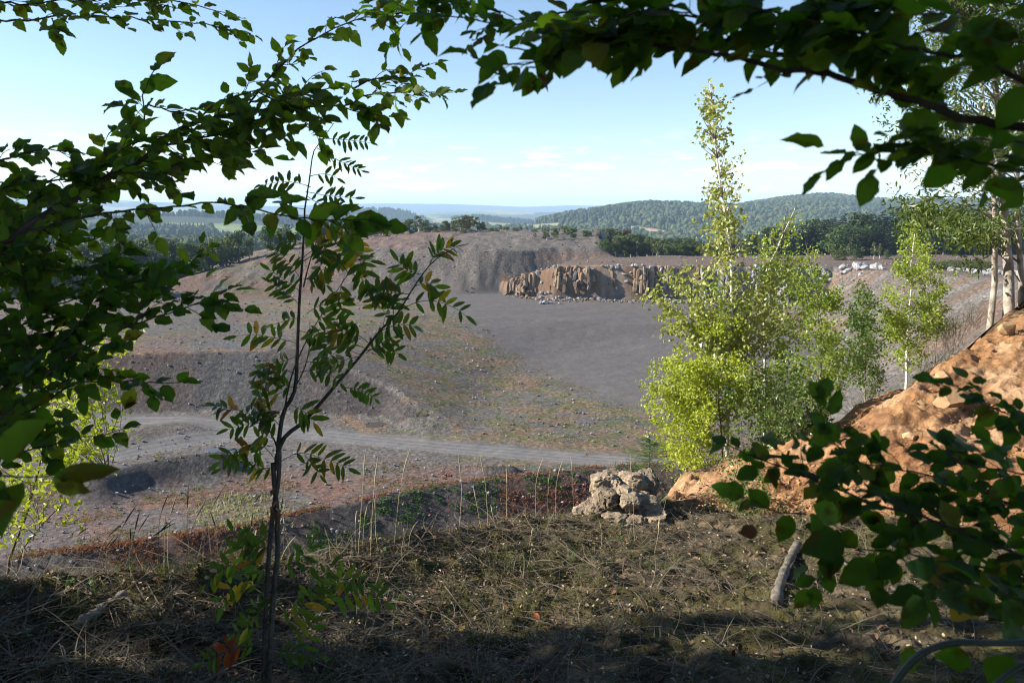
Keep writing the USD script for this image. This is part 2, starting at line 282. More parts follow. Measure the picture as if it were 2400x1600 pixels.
def zone(P):
    global GRIT
    x, y, z = P.T; GRIT = np.ones(len(P)); c = np.tile(GRAVEL, (len(P), 1)); n1, n2, n3 = fb(x, y, 9, 4, 101), fb(x, y, 2.2, 3, 102), fb(x * .7, y, 2.6, 5, 103)
    def lay(m, col): c[:] = c + (np.asarray(col) - c) * np.clip(m, 0, 1)[:, None]
    lay(.6 * (n1 - .35) * 2, BROWNG)
    # plain between berm and road, reddish moss and sorrel
    near = 1 - sstep(y, 78, 92)
    lay(near * sstep(n1, .42, .60) * .62, RED); lay(near * sstep(n3, .5, .64) * .55, RED); lay(near * sstep(fb(x, y, 14, 3, 7), .52, .64) * .5, BLUEG)
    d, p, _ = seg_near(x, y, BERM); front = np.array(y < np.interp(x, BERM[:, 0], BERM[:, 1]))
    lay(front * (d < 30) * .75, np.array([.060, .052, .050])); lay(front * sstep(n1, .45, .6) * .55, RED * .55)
    lay(np.exp(-((d - .2) / 1.0) ** 2) * sstep(n2 + .3 * n1, .5, .75) * ~front, ORANGE * .8)
    lay(np.exp(-((d - 6.4) / 1.6) ** 2) * front * sstep(p, 4.5, 6.5), ORANGE * .8)
    # ramp with patches of orange, yellow and green growth
    ramp = pmask([(300, 805), (560, 700), (880, 690), (1000, 720), (1150, 770), (1300, 820), (1470, 860), (1900, 930), (1900, 1060), (1450, 1030), (1150, 1000), (900, 960), (830, 920), (960, 888), (860, 855), (700, 812)], -26, 3.5, x, y)
    lay(ramp * sstep(n3, .44, .60) * .75, ORANGE * .85 + .02); lay(ramp * sstep(fb(x * .7, y, 1.9, 5, 104), .54, .66) * .7, OLIVE); lay(ramp * sstep(fb(x * .8, y, 1.5, 4, 105), .60, .7) * .6, GREEN)
    # driven gravel
    swath = pmask([(860, 692), (1000, 676), (1250, 676), (1600, 690), (1900, 720), (1900, 900), (1470, 858), (1300, 815), (1150, 768), (1010, 718)], -24.3, 4, x, y)
    GRIT = np.minimum(GRIT, 1 - .72 * swath)
    lay(swath * .85, np.array([.094, .090, .096])); st = fb((x * .8 + y * .5) * .12, (y * .8 - x * .5), 1.6, 3, 106); lay(swath * sstep(st, .52, .7) * .16, DARKG); lay(swath * sstep(st, .5, .3) * .12, GRAVEL * 1.35)
    # left bench: bluish patches on top, mottled face
    bench = pmask([(-400, 806), (180, 806), (700, 818), (620, 760), (560, 700), (380, 696), (-400, 700)], -22.5, 2.5, x, y)
    lay(bench * .7, BLUEG); lay(bench * sstep(n1, .5, .62) * .45, RED); lay(bench * sstep(n3, .52, .62) * .5, OLIVE); lay(lmask([(-200, 800), (300, 800), (640, 806)], -22.5, 3.2, 1.5, x, y) * sstep(n3, .35, .55) * .8, ORANGE * .9)
    lay(pmask([(400, 790), (420, 700), (530, 690), (560, 780)], -22.5, 5, x, y) * .5, DARKG * 1.15)
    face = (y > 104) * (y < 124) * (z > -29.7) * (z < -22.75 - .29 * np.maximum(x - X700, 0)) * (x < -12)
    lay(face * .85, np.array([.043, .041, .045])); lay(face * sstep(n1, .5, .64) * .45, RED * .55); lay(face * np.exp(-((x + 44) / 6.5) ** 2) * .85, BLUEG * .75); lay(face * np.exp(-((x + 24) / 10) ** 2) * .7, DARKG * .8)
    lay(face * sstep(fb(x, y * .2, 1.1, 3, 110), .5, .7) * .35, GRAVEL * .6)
    # heap
    hp = (y > 190) * (z > -22.9) * (x < 33)
    lay(hp * .9, np.array([.102, .093, .088])); lay(hp * sstep(-x, 38, 60) * sstep(n1 + .3 * n3, .48, .68) * .6, RED * .9); lay(hp * sstep(-x, 45, 75) * sstep(fb(x, y, 7, 4, 120), .5, .62) * .55, OLIVE * .7)
    lay(hp * (y > 250) * sstep(n3, .45, .6) * .5, np.array([.15, .125, .115])); lay(hp * (z > -12.6) * sstep(-x, 5, 40) * .4, RED)
    # rock shelf top and right rim
    lay(sstep(z, -17, -15.6) * (y > 203) * (x > 4) * (z < -13.4) * .8, np.array([.125, .092, .078]))
    wl = (y > 190) * (x > -3) * (x < 90) * (z < -15.3) * (z > -23.2) * sstep(seg_near(x, y, RIM[:6])[0], 7, 5); br = (1 - sstep(x, 42, 58))[:, None]; lay(wl * .95, np.array([.17, .165, .165]) * (1 - br) + np.array([.165, .105, .07]) * br); lay(wl * sstep(n2, .5, .65) * .6, np.array([.22, .20, .18]))
    rw = sstep(x, 52, 66) * (y < 200) * (z > -27)
    lay(rw * .7, np.array([.115, .103, .095])); lay(rw * sstep(fb(x * .3, y, 4, 4, 130), .46, .6) * .7, np.array([.15, .10, .075])); lay(rw * sstep(fb(x * .3, y, 3, 4, 131), .56, .66) * .7, np.array([.16, .16, .165]))
    # roads and their lighter ruts, pools of mud
    flat = 1 - sstep(z, -29.2, -28.2)
    for rd, w in ((ROAD1, 2.6), (ROAD2, 2.3)):
        rm = lmask(rd, -30, w, 1.4, x, y) * flat; GRIT = np.minimum(GRIT, 1 - .8 * rm); lay(rm * .85, ROAD)
        for off in (-7, 0, 7, 13):
            k = np.interp(x, [-60, 20], [.7, 1]); lay(lmask([(u, v + off) for u, v in rd], -30, .22, .22, x, y) * (.5 + .4 * n2) * flat * k, np.array([.20, .198, .20]))
    for uv in ([(470, 1028), (510, 1022), (560, 1026), (545, 1036), (490, 1040)], [(690, 1022), (760, 1028), (720, 1036), (680, 1034)], [(800, 955), (870, 985), (845, 1000), (770, 965)]): lay(pmask(uv, -30, .8, x, y) * .7, np.array([.17, .115, .075]))
    lay(np.exp(-((seg_near(x, y, MOUNDS[0][0])[0]) / 4.2) ** 2), DARKG * .8); lay(np.exp(-((seg_near(x, y, MOUNDS[1][0])[0]) / 1.4) ** 2) * .9, DARKG * .8)
    lay(np.exp(-((seg_near(x, y, MOUNDS[2][0])[0]) / 4) ** 2) * sstep(n2, .4, .55) * .8, BROWNG * .9)
    lay((1 - sstep(y, 16, 30)) * .8, np.array([.12, .085, .06]))
    return c * (.82 + .36 * fb(x, y, .9, 3, 140))[:, None] * .92 * [1.0, .99, .96]
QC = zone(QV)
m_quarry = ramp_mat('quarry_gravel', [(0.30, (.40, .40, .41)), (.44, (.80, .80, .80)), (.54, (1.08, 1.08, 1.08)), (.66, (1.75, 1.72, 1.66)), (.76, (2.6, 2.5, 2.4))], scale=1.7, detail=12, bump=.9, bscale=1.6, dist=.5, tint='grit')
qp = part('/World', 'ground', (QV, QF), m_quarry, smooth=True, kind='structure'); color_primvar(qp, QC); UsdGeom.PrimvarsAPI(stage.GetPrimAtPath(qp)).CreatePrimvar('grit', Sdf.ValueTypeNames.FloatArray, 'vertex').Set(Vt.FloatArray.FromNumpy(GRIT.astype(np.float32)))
# pools of rain water beside the road
m_water = usdkit.material(stage, '/World/Looks/still_water', {'p': ('principled_bsdf', {'base_color': (.06, .055, .05), 'roughness': .06, 'ior': 1.33, 'specular_ior_level': .5})}, [], surface='p.BSDF')
def flat_sheet(uv, z, lift):
    p = np.array([onz(u, v, z) for u, v in uv]); c = p.mean(0); k = 40; an = np.linspace(0, 2 * np.pi, k, endpoint=False)
    poly = shapely.Polygon(p[:, :2]).buffer(.5).buffer(-.3); b = np.array(poly.exterior.coords)[:-1]; v = np.vstack([[c[:2]], b]); zz = np.median(ground_z(v[:, 0], v[:, 1])) + lift
    i = np.arange(1, len(b)); f = np.vstack([np.stack([np.zeros(len(i), int), i, i + 1], 1), [[0, len(b), 1]]]); n = v @ [0, 0] if False else None
    if not poly.exterior.is_ccw: f = f[:, ::-1]
    return np.c_[v, np.full(len(v), zz)], f
for uv in ([(468, 1029), (505, 1026), (548, 1029), (556, 1038), (540, 1044), (515, 1050), (490, 1040)], [(842, 975), (870, 970), (884, 974), (866, 982), (845, 983)]):
    path = part('/World', 'puddle', flat_sheet(uv, -30, .02), m_water, kind='structure')

# ---------------------------------------------------------------- valley, hills and fields
vt = np.r_[np.linspace(-1.5, -.75, 26)[:-1], np.linspace(-.75, .75, 420), np.linspace(.75, 1.5, 26)[1:]]
vy = np.r_[np.geomspace(338, 1200, 60)[:-1], np.geomspace(1200, 3200, 130)[:-1], np.geomspace(3200, 17500, 130)]
VV, VF = grid_mesh(vt, vy, lambda x, y: np.where(y < 360, np.minimum(valley_z(x, y), ground_z(x, y) - .4), np.minimum(valley_z(x, y), -24 - .02 * (y - 360)) if False else valley_z(x, y)))
VU, VW, _ = project(VV)
def uvpoly(uv): return shapely.contains_xy(shapely.Polygon(uv), VU, VW)
FORESTC, FIELD, PALE, STUBBLE = np.array([.030, .045, .022]), np.array([.10, .15, .05]), np.array([.20, .20, .10]), np.array([.33, .25, .17])
VC = np.tile(FORESTC, (len(VV), 1))
vx_, vy_ = VV[:, 0], VV[:, 1]
cell = fb(vx_, vy_, 420, 3, 301); strip = fb(vx_ * .5, vy_, 300, 2, 302)
open_land = (vy_ > 2600) & (cell > .52) & (vy_ < 8500); VC[open_land] = np.where(strip[open_land][:, None] > .5, FIELD, PALE)
OPEN = np.zeros(len(VV), bool) | open_land
FIELDS = [([(385, 512), (520, 513), (640, 520), (720, 530), (650, 548), (560, 556), (480, 545), (500, 530), (440, 520)], FIELD * 1.25 + [.03, .01, 0]), ([(1120, 530), (1120, 515), (1290, 518), (1295, 530)], FIELD * 1.1), ([(1150, 520), (1280, 512), (1310, 520), (1240, 524)], PALE),
          ([(1405, 522), (1450, 519), (1510, 526), (1550, 536), (1545, 548), (1490, 548)], STUBBLE), ([(1440, 516), (1560, 522), (1600, 528), (1560, 534), (1520, 526)], FIELD), ([(1370, 497), (1440, 498), (1446, 504), (1380, 503)], STUBBLE * .8), ([(1540, 495), (1610, 498), (1600, 514), (1560, 506)], STUBBLE * .7),
          ([(1690, 550), (1900, 545), (1900, 556), (1690, 558)], FIELD), ([(1655, 520), (1700, 519), (1700, 526), (1655, 528)], FIELD), ([(935, 506), (1000, 500), (1060, 506), (1110, 512), (1060, 517), (970, 512)], PALE * .9), ([(1110, 484), (1180, 488), (1240, 492), (1150, 494)], PALE),
          ([(960, 493), (1015, 496), (1000, 501), (955, 500)], FIELD), ([(260, 478), (420, 482), (600, 490), (420, 494), (260, 488)], PALE * .8 + [.05, .05, .03])]
for uv, col in FIELDS:
    m = uvpoly(uv); VC[m] = col; OPEN |= m
VC = VC * (.8 + .4 * fb(vx_, vy_, 60, 4, 310))[:, None]
m_valley = ramp_mat('valley_cover', [(0.3, (.75, .75, .75)), (.7, (1.25, 1.25, 1.25))], scale=.02, bump=.6, bscale=.06, dist=8, tint=True)
vp = part('/World', 'hills', (VV, VF), m_valley, smooth=True, kind='structure'); color_primvar(vp, VC)

# ---------------------------------------------------------------- the air: far hills fade to blue
hz = trimesh.creation.box(bounds=[(-17000, -60, -140), (17000, 18500, 210)])
m_haze = usdkit.material(stage, '/World/Looks/haze_air', {'v': ('principled_volume', {'color': (.50, .72, 1.0), 'density': 1.05e-4, 'anisotropy': 0.0})}, [], volume='v.volume')
part('/World', 'haze', hz, m_haze, kind='stuff')
# ---------------------------------------------------------------- rocks
rng = np.random.default_rng(11)
def rock(seed, s=(1, 1, 1), n=26, power=1.0):
    r = np.random.default_rng(seed); p = unit(r.normal(size=(n, 3))) * (r.uniform(.75, 1.0, (n, 1)) ** power); p = p * np.asarray(s)
    h = trimesh.convex.convex_hull(p); h.vertices[:, 2] -= h.bounds[0][2] * .75; return h.vertices, h.faces
def rock_mat(name, a, b, scale, spec=.2, coord='object', bump=.5):
    m = usdkit.material(stage, '/World/Looks/' + name, {
        'tc': ('texture_coordinate', {}), 'g': ('geometry', {}), 'o': ('object_info', {}), 'n': ('noise_texture', {'scale': scale, 'detail': 8.0, 'roughness': .7}), 'r': ('rgb_ramp', {'ramp': [(.3, a), (.65, b)]}),
        'v': ('map_range', {'from_min': 0, 'from_max': 1, 'to_min': .72, 'to_max': 1.25}), 'h': ('hsv', {}), 'b': ('bump', {'strength': bump, 'distance': .3 / scale}), 'p': ('principled_bsdf', {'roughness': .92, 'specular_ior_level': spec})},
        [('g.position', 'n.vector'), ('n.fac', 'r.fac'), ('r.color', 'h.color'), ('o.random', 'v.value'), ('v.result', 'h.value'), ('h.color', 'p.base_color'), ('n.fac', 'b.height'), ('b.normal', 'p.normal')], surface='p.BSDF')
    return m
m_greyrock = rock_mat('grey_rock', (.13, .13, .14), (.29, .29, .30), 3.0)
m_darkrock = rock_mat('dark_basalt', (.075, .072, .075), (.17, .165, .165), 3.0)
m_buffrock = rock_mat('buff_rock', (.085, .066, .05), (.23, .17, .115), 2.0)
m_brownrock = rock_mat('brown_rock', (.06, .044, .034), (.15, .105, .075), 2.0)
m_orangerock = rock_mat('rusty_rock', (.15, .095, .06), (.26, .18, .12), 2.0)

# the worked rock face: columns standing side by side, in two or three tiers
cliff = thing('cliff', None, None, (40, 205, -20)); say(stage.GetPrimAtPath(cliff), kind='structure')
line = RIM[:6]; seglen = np.r_[0, np.cumsum(np.hypot(*np.diff(line[:, :2], axis=0).T))]
s, k, COLS = 2.0, 0, []
while s < seglen[-1] - .5:
    wd = rng.uniform(.55, 1.35); p = np.array([np.interp(s + wd / 2, seglen, line[:, c]) for c in range(3)])
    j = min(np.searchsorted(seglen, s + wd / 2) - 1, 4); tn = unit(line[j + 1, :2] - line[j, :2]); nn = np.array([tn[1], -tn[0]])
    p[:2] += nn * (1.1 * math.sin(s * .35) + .8 * math.sin(s * .83 + 1))
    top = p[2] + rng.uniform(-.9, .35); bottom = ground_z(np.array([p[0] + nn[0] * 4.2]), np.array([p[1] + nn[1] * 4.2]))[0] - .8; bottom = top - (top - bottom) * (rng.uniform(.3, .75) if 14 < s < 50 else rng.uniform(.55, 1.0))
    grey = sstep(s, 38, 60) > rng.random()
    tiers = rng.integers(3, 6) if top - bottom > 4 else 2
    cuts = np.sort(rng.uniform(.1, .9, tiers - 1)); zs = np.r_[top, top - cuts * (top - bottom), bottom]
    for q in range(tiers):
        h = zs[q] - zs[q + 1]; out = rng.uniform(-.45, .3) + 3.2 * (top - (zs[q] + zs[q + 1]) / 2) / 8.5 + rng.uniform(-.25, .3)
        n = rng.integers(5, 8); an = np.sort(rng.uniform(0, 2 * np.pi, n)); an = np.linspace(0, 2 * np.pi, n, endpoint=False) + rng.uniform(-.3, .3, n)
        rr = np.array([[math.cos(a) * wd * rng.uniform(.5, .68), math.sin(a) * rng.uniform(.55, .85)] for a in an])
        pts = []; lean = rng.normal() * .3
        for lv in (0, .12, .55, .9, 1.0):
            sc = {0: .72, .12: 1.0, .55: rng.uniform(.95, 1.1), .9: 1.02, 1.0: .8}[lv]; o = out + (lv - .5) * .25 * h * .5
            for x0, y0 in rr * sc + rng.uniform(-.06, .06, (n, 2)):
                q2 = p[:2] + tn * (x0 + lean * lv) + nn * (o + y0); pts.append((*q2, zs[q] + rng.uniform(-.35, .15) - lv * h * 1.03))
        hull = trimesh.convex.convex_hull(np.array(pts))
        m = (m_darkrock if rng.random() < .3 else m_greyrock) if grey else [m_buffrock, m_brownrock, m_orangerock, m_darkrock][rng.choice(4, p=[.36, .34, .14, .16])]
        COLS.append((hull.volume, hull, m))
    s += wd * .72
COLS.sort(key=lambda c: -c[0])
for _v, hull, m in COLS[:290]: part(cliff, 'rock_column', hull, m)
for m in (m_buffrock, m_brownrock, m_orangerock, m_darkrock, m_greyrock):
    ms = [(c[1].vertices, c[1].faces) for c in COLS[290:] if c[2] == m]
    if ms: part(cliff, 'small_rock_columns', join(ms), m, kind='stuff')
# loose blocks fallen to the foot of the face
protos_rock = []
tal = thing('rubble', 'loose broken rock fallen along the foot of the quarry face', 'rubble'); say(stage.GetPrimAtPath(tal), kind='stuff')
for name, mat, lo, hi, cnt in (('buff_fragment', m_buffrock, -2, 46, 330), ('grey_fragment', m_greyrock, 40, 84, 260), ('dark_fragment', m_darkrock, 0, 84, 220)):
    ms = []
    for q in range(cnt):
        x = rng.uniform(lo, hi); y = np.interp(x, line[:, 0], line[:, 1]) - 4.0 - abs(rng.normal(0, 1.5)) - rng.uniform(0, 1); sz = rng.uniform(.14, .5) * (1.6 if rng.random() < .1 else 1)
        v, f = rock(int(rng.integers(60)), (1, .9, .75), 12); ms.append((v * sz + [x, y, ground_z(np.array([x]), np.array([y]))[0] - .1], f))
    part(tal, name, join(ms), mat)

# boulders set in a row on the floor, and blocks along the right rim
proto_b = {}
def boulder(x, y, size, label, group, mat=None, name='boulder', kinds=4, sink=.12):
    mat = mat or m_greyrock; k = int(rng.integers(kinds)); key = (k, str(mat.GetPath()), name); z = float(ground_z(np.array([x]), np.array([y]))[0]) - sink * size
    rz = rng.uniform(0, 6.28); M = mat4((x, y, z), rz, size * rng.uniform(.85, 1.15, 3), rng.uniform(-.2, .2, 2))
    if key not in proto_b:
        path = numbered('/World/' + name); pr = usdkit.mesh(stage, path, rock(500 + k * 7 + len(proto_b), (1, .85, .75), 22), mat); pr.AddTransformOp().Set(Gf.Matrix4d(*M.T.ravel().tolist()))
        say(pr.GetPrim(), label, name, group); proto_b[key] = path; return path
    path = numbered('/World/' + name); pr = UsdGeom.Mesh.Define(stage, path); pr.GetPrim().GetReferences().AddInternalReference(proto_b[key])
    pr.ClearXformOpOrder(); pr.AddTransformOp().Set(Gf.Matrix4d(*M.T.ravel().tolist())); say(pr.GetPrim(), label, name, group); return path
for k in range(22):
    u, v = rng.uniform(1240, 1292), rng.uniform(684, 699); p = onz(u, v, -24.2); boulder(p[0], p[1], rng.uniform(.45, .8), 'pale grey boulder heaped at the left end of the boulder row on the quarry floor', 'boulders heaped at the end of the row')
for u in np.arange(1296, 1570, 6.2):
    p = onz(u + rng.uniform(-2, 2), np.interp(u, [1296, 1330, 1460, 1500, 1570], [689, 690, 688, 692, 697]) + rng.uniform(-2.2, 2.2), -24.2); boulder(p[0], p[1], rng.uniform(.4, .78), 'pale grey boulder in the long row on the quarry floor below the rock face', 'boulders lined up on the quarry floor')
for k in range(30):
    u = rng.uniform(1880, 1992); x = (u - CU) / F / .975 * 194; boulder(x, 194 + rng.uniform(-4, 6), rng.uniform(.7, 1.5), 'pale grey rock block in the stack on the far right rim of the quarry', 'rock blocks stacked on the far right rim')
for k in range(60):
    u = rng.uniform(2135, 2300); y = np.interp(u, [2135, 2300], [168, 146]) + rng.normal(0, 1.5); x = (u - CU) / F / .975 * y; boulder(x + 1.2, y, rng.uniform(.5, 1.05), 'whitish rock block in the line along the right quarry rim', 'rock blocks lining the right rim')

# ---------------------------------------------------------------- middle-distance trees
def leafcloud(centres, radii, n, size, r, flat=.75):
    """n small rhombic leaf clumps scattered over clumps of a crown"""
    w = np.asarray(radii) ** 2; c = r.choice(len(centres), n, p=w / w.sum())
    d = unit(r.normal(size=(n, 3))); rad = np.asarray(radii)[c] * r.uniform(.55, 1.08, n) ** .6
    p = np.asarray(centres)[c] + d * rad[:, None] * [1, 1, flat]
    nn = unit(d + r.normal(size=(n, 3)) * .7 + [0, 0, .35]); a = unit(np.cross(nn, r.normal(size=(n, 3)))); b = np.cross(nn, a)
    s = size * r.uniform(.6, 1.4, n)[:, None]
    q = np.stack([p - a * s, p + b * s * .55 + nn * s * .15, p + a * s, p - b * s * .55 + nn * s * .15], 1).reshape(-1, 3); i = np.arange(n)[:, None] * 4
    return q, np.vstack([i + [0, 1, 2], i + [0, 2, 3]])
def broadleaf(seed, h=10, w=6, n=1100, size=.42, bare=.18, tall=False):
    r = np.random.default_rng(seed); k = 26
    zz = r.uniform(bare * h + .12 * h, h * .97, k); prof = np.sin(np.clip((zz / h - bare) / (1 - bare), .02, 1) ** (.75 if not tall else .6) * np.pi * .93) ** .7
    an = r.uniform(0, 6.28, k); rad = w * .5 * prof * r.uniform(.25, .95, k)
    cs = np.stack([np.cos(an) * rad, np.sin(an) * rad, zz], 1); rs = w * r.uniform(.12, .24, k) * (.55 + .6 * prof)
    tr = [tube(resample([(0, 0, -.4), (r.uniform(-.1, .1), 0, h * .35), (r.uniform(-.3, .3), r.uniform(-.3, .3), h * .9)], 7), np.linspace(.016 * h, .004 * h, 7), 6)]
    for c in cs[::3]: tr.append(tube(resample([(0, 0, c[2] * .55), (c[0] * .5, c[1] * .5, c[2] * .8), c], 5), np.linspace(.006 * h, .002 * h, 5), 4, False))
    return join(tr), leafcloud(cs, rs, n, size, r)
def spruce(seed, h=14, w=4.4, n=1200, lean=0):
    r = np.random.default_rng(seed); z = h * (1 - r.random(n) ** .62 * .93); k = np.round(z / h * 22) / 22 * h; lev = (h - z) / h
    an = r.uniform(0, 6.28, n); an = np.round(an / .45 + k * 1.7) * .45 + r.normal(0, .10, n) - k * 1.7 * .45; out = r.uniform(.2, 1.0, n) ** .7 * w / 2 * (lev ** .85 + .03) * (1 + .22 * np.sin(k * 7.3 + an * 2))
    p = np.stack([np.cos(an) * out, np.sin(an) * out, k - out * .32 + r.normal(0, .10, n)], 1)
    a = unit(np.stack([np.cos(an), np.sin(an), -.35 + .0 * an], 1) + r.normal(size=(n, 3)) * .2); b = unit(np.cross(a, r.normal(size=(n, 3)) * .5 + [0, 0, 1])); s = (.42 + .5 * lev)[:, None] * r.uniform(.7, 1.3, n)[:, None] * h / 16
    q = np.stack([p - a * s * .6, p + b * s * .34 - [0, 0, .06], p + a * s, p - b * s * .34 - [0, 0, .06]], 1).reshape(-1, 3); i = np.arange(n)[:, None] * 4
    return tube([(0, 0, -.4), (0, 0, h * .5), (0, 0, h * .98)], [.013 * h, .008 * h, .001 * h], 6), (q, np.vstack([i + [0, 1, 2], i + [0, 2, 3]]))
m_bark = ramp_mat('grey_bark', [(.3, (.10, .085, .07)), (.7, (.22, .20, .17))], scale=6, bump=.5, bscale=14, coord='object')
m_birchbark = ramp_mat('white_birch_bark', [(.32, (.10, .09, .08)), (.42, (.52, .50, .46)), (.7, (.66, .64, .60))], scale=5, bump=.3, bscale=14, coord='object')
m_dkgreen = leaf_mat('dark_green_foliage', [(0, (.030, .052, .015)), (.5, (.055, .088, .025)), (1, (.095, .13, .038))], trans=.25, rough=.55, spec=.3)
m_green = leaf_mat('green_foliage', [(0, (.055, .088, .020)), (.5, (.092, .13, .033)), (1, (.15, .18, .05))], trans=.3, rough=.55, spec=.3)
m_olive = leaf_mat('olive_foliage', [(0, (.070, .080, .022)), (.5, (.11, .115, .035)), (1, (.17, .165, .055))], trans=.3, rough=.55, spec=.3)
m_autumn = leaf_mat('autumn_foliage', [(0, (.09, .065, .02)), (.5, (.14, .10, .03)), (1, (.20, .15, .045))], trans=.3, rough=.55, spec=.3)
m_spruce = leaf_mat('spruce_needles', [(0, (.013, .024, .012)), (.5, (.024, .042, .018)), (1, (.045, .068, .026))], trans=.12, rough=.6, spec=.25)
KINDS = {'dark': (lambda s: broadleaf(s, 10, 8, 1300, .40, .08), m_dkgreen, m_bark, 'rounded dark green tree', 'round dark tree'), 'green': (lambda s: broadleaf(s, 10, 6.2, 1200, .38, .12), m_green, m_bark, 'mid green leafy tree', 'leafy tree'),
         'birch': (lambda s: broadleaf(s, 10, 4.6, 850, .33, .2, True), m_olive, m_birchbark, 'slender olive birch with a pale stem', 'birch'), 'autumn': (lambda s: broadleaf(s, 10, 5.6, 1100, .36, .1), m_autumn, m_bark, 'tree turning brownish orange', 'autumn tree'),
         'spruce': (lambda s: spruce(s, 14, 5.2, 1300), m_spruce, m_bark, 'dark conical spruce', 'spruce'), 'bush': (lambda s: broadleaf(s, 4, 5, 700, .27, .0), m_olive, m_bark, 'low olive bush', 'bush')}
NAMES = {'dark': 'round_tree', 'green': 'leafy_tree', 'birch': 'birch_tree', 'autumn': 'autumn_tree', 'spruce': 'spruce_tree', 'bush': 'bush'}
HEIGHT = {'dark': 10, 'green': 10, 'birch': 10, 'autumn': 10, 'spruce': 14, 'bush': 4}
proto_t = {}
PLACES = {'in the belt behind the rock face': [(1300, 'behind the right shoulder of the heap'), (1400, 'just right of the heap behind the rock face'), (1510, 'behind the middle of the rock face'), (9999, 'behind the rock face near the tall aspen')],
          'in the dark wood beyond the right rim': [(1830, 'in the dark wood behind the birch thicket'), (1990, 'in the dark wood left of the white stemmed birch'), (2180, 'in the dark wood right of the white stemmed birch'), (9999, 'in the dark wood behind the pale ash trunks')],
          'in the low ground left of the heap': [(120, 'at the left edge beyond the quarry'), (280, 'beyond the quarry behind the left beech twigs'), (9999, 'at the foot of the left end of the heap')],
          'on the skyline of the gravel heap': [(960, 'on the heap skyline right of the rowan'), (1060, 'on the middle of the heap skyline'), (9999, 'on the right part of the heap skyline')]}
def mid_tree(u, y, top, kind, where, wide=1.0):
    x = (u - CU) / F * y / .985; z = float(ground_z(np.array([x]), np.array([y]))[0]) - .2
    r0 = ray(u, top); zt = r0[2] / r0[1] * y; h = max(zt - z, 1.5); k = int(rng.integers(3)); key = (kind, k); fn, lm, bm, text, _ = KINDS[kind]
    sc = h / HEIGHT[kind]; M = mat4((x, y, z), rng.uniform(0, 6.28), (sc * wide * rng.uniform(.9, 1.12), sc * wide * rng.uniform(.9, 1.12), sc), rng.normal(0, .025, 2)); cat = 'bush' if kind == 'bush' else 'tree'
    for w0, zones in PLACES.items():
        if where == w0: where = next(t for lim, t in zones if u < lim)
    lab, grp = f'{text} {where}', f'{text} {where}'
    if key not in proto_t:
        path = thing(NAMES[kind], lab, cat, (0, 0, 0), grp); X = UsdGeom.Xformable(stage.GetPrimAtPath(path)); X.ClearXformOpOrder(); X.AddTransformOp().Set(Gf.Matrix4d(*M.T.ravel().tolist()))
        t, c = fn(40 + k * 13 + len(proto_t)); part(path, 'trunk', t, bm); part(path, 'crown', c, lm); proto_t[key] = path
    else: copy(proto_t[key], NAMES[kind], lab, cat, M, grp)
def row(us, tops, y0, y1, kinds, probs, where, n, jit=5, wide=1.0):
    for u in np.linspace(us[0], us[-1], n): mid_tree(u + rng.uniform(-1, 1) * (us[-1] - us[0]) / n * .6, rng.uniform(y0, y1), np.interp(u, us, tops) + rng.uniform(-jit, jit), kinds[rng.choice(len(kinds), p=probs)], where, wide)
W1 = 'on the skyline of the gravel heap'
for u, t, k in [(850, 522, 'green'), (868, 516, 'dark'), (886, 517, 'birch'), (905, 512, 'green'), (930, 513, 'birch'), (948, 506, 'green'), (966, 498, 'birch'), (984, 508, 'green'), (1003, 517, 'dark'), (1026, 511, 'green'), (1036, 516, 'dark'), (1048, 503, 'birch'), (1060, 499, 'birch'), (1072, 497, 'autumn'), (1084, 499, 'birch'), (1096, 502, 'birch'), (1108, 512, 'green'), (1150, 520, 'birch'), (1163, 526, 'bush'), (1196, 528, 'green'), (1184, 531, 'bush'), (1210, 530, 'birch'), (1226, 533, 'bush')]: mid_tree(u, rng.uniform(296, 310), t - 3, k, W1, 1.5)
row([760, 1140], [528, 528], 292, 315, ['bush', 'green'], [.75, .25], W1, 34, 6, 1.3)
W2 = 'beside the heap left of the rowan'
for u, t, k, y in [(560, 532, 'dark', 250), (540, 540, 'dark', 246), (585, 546, 'green', 246), (625, 520, 'dark', 262), (650, 524, 'green', 266), (670, 516, 'dark', 280), (700, 512, 'green', 282), (728, 506, 'dark', 290), (755, 504, 'green', 292), (785, 508, 'dark', 298), (815, 512, 'green', 300), (500, 555, 'bush', 240), (518, 550, 'bush', 240)]: mid_tree(u, y, t, k, W2)
W3 = 'in the belt behind the rock face'
row([1230, 1280, 1330, 1400, 1450, 1500, 1560, 1650], [530, 522, 530, 527, 533, 548, 550, 552], 262, 300, ['green', 'birch', 'spruce', 'autumn', 'dark'], [.3, .2, .25, .1, .15], W3, 46, 5, 1.3)
row([1175, 1230, 1280, 1330, 1400], [534, 530, 522, 530, 529], 330, 343, ['green', 'birch', 'spruce', 'autumn', 'dark'], [.35, .2, .15, .15, .15], W3, 24, 4, 1.5)
row([1370, 1420, 1500, 1660], [552, 545, 560, 565], 240, 252, ['green', 'birch', 'bush', 'dark'], [.4, .3, .15, .15], W3, 36, 9, 1.35)
row([1600, 1760], [550, 540], 250, 300, ['green', 'spruce', 'birch'], [.4, .4, .2], W3, 14, 8)
W4 = 'in the dark wood beyond the right rim'
row([1720, 1760, 1810, 1870, 1950, 2020, 2100, 2200, 2420], [532, 520, 514, 500, 492, 488, 482, 478, 476], 258, 290, ['spruce', 'dark'], [.88, .12], W4, 84, 8, 1.3)
row([1900, 2420], [520, 500], 236, 256, ['spruce', 'green', 'dark'], [.6, .25, .15], W4, 40, 12, 1.3)
W5 = 'at the edge of the right rim'
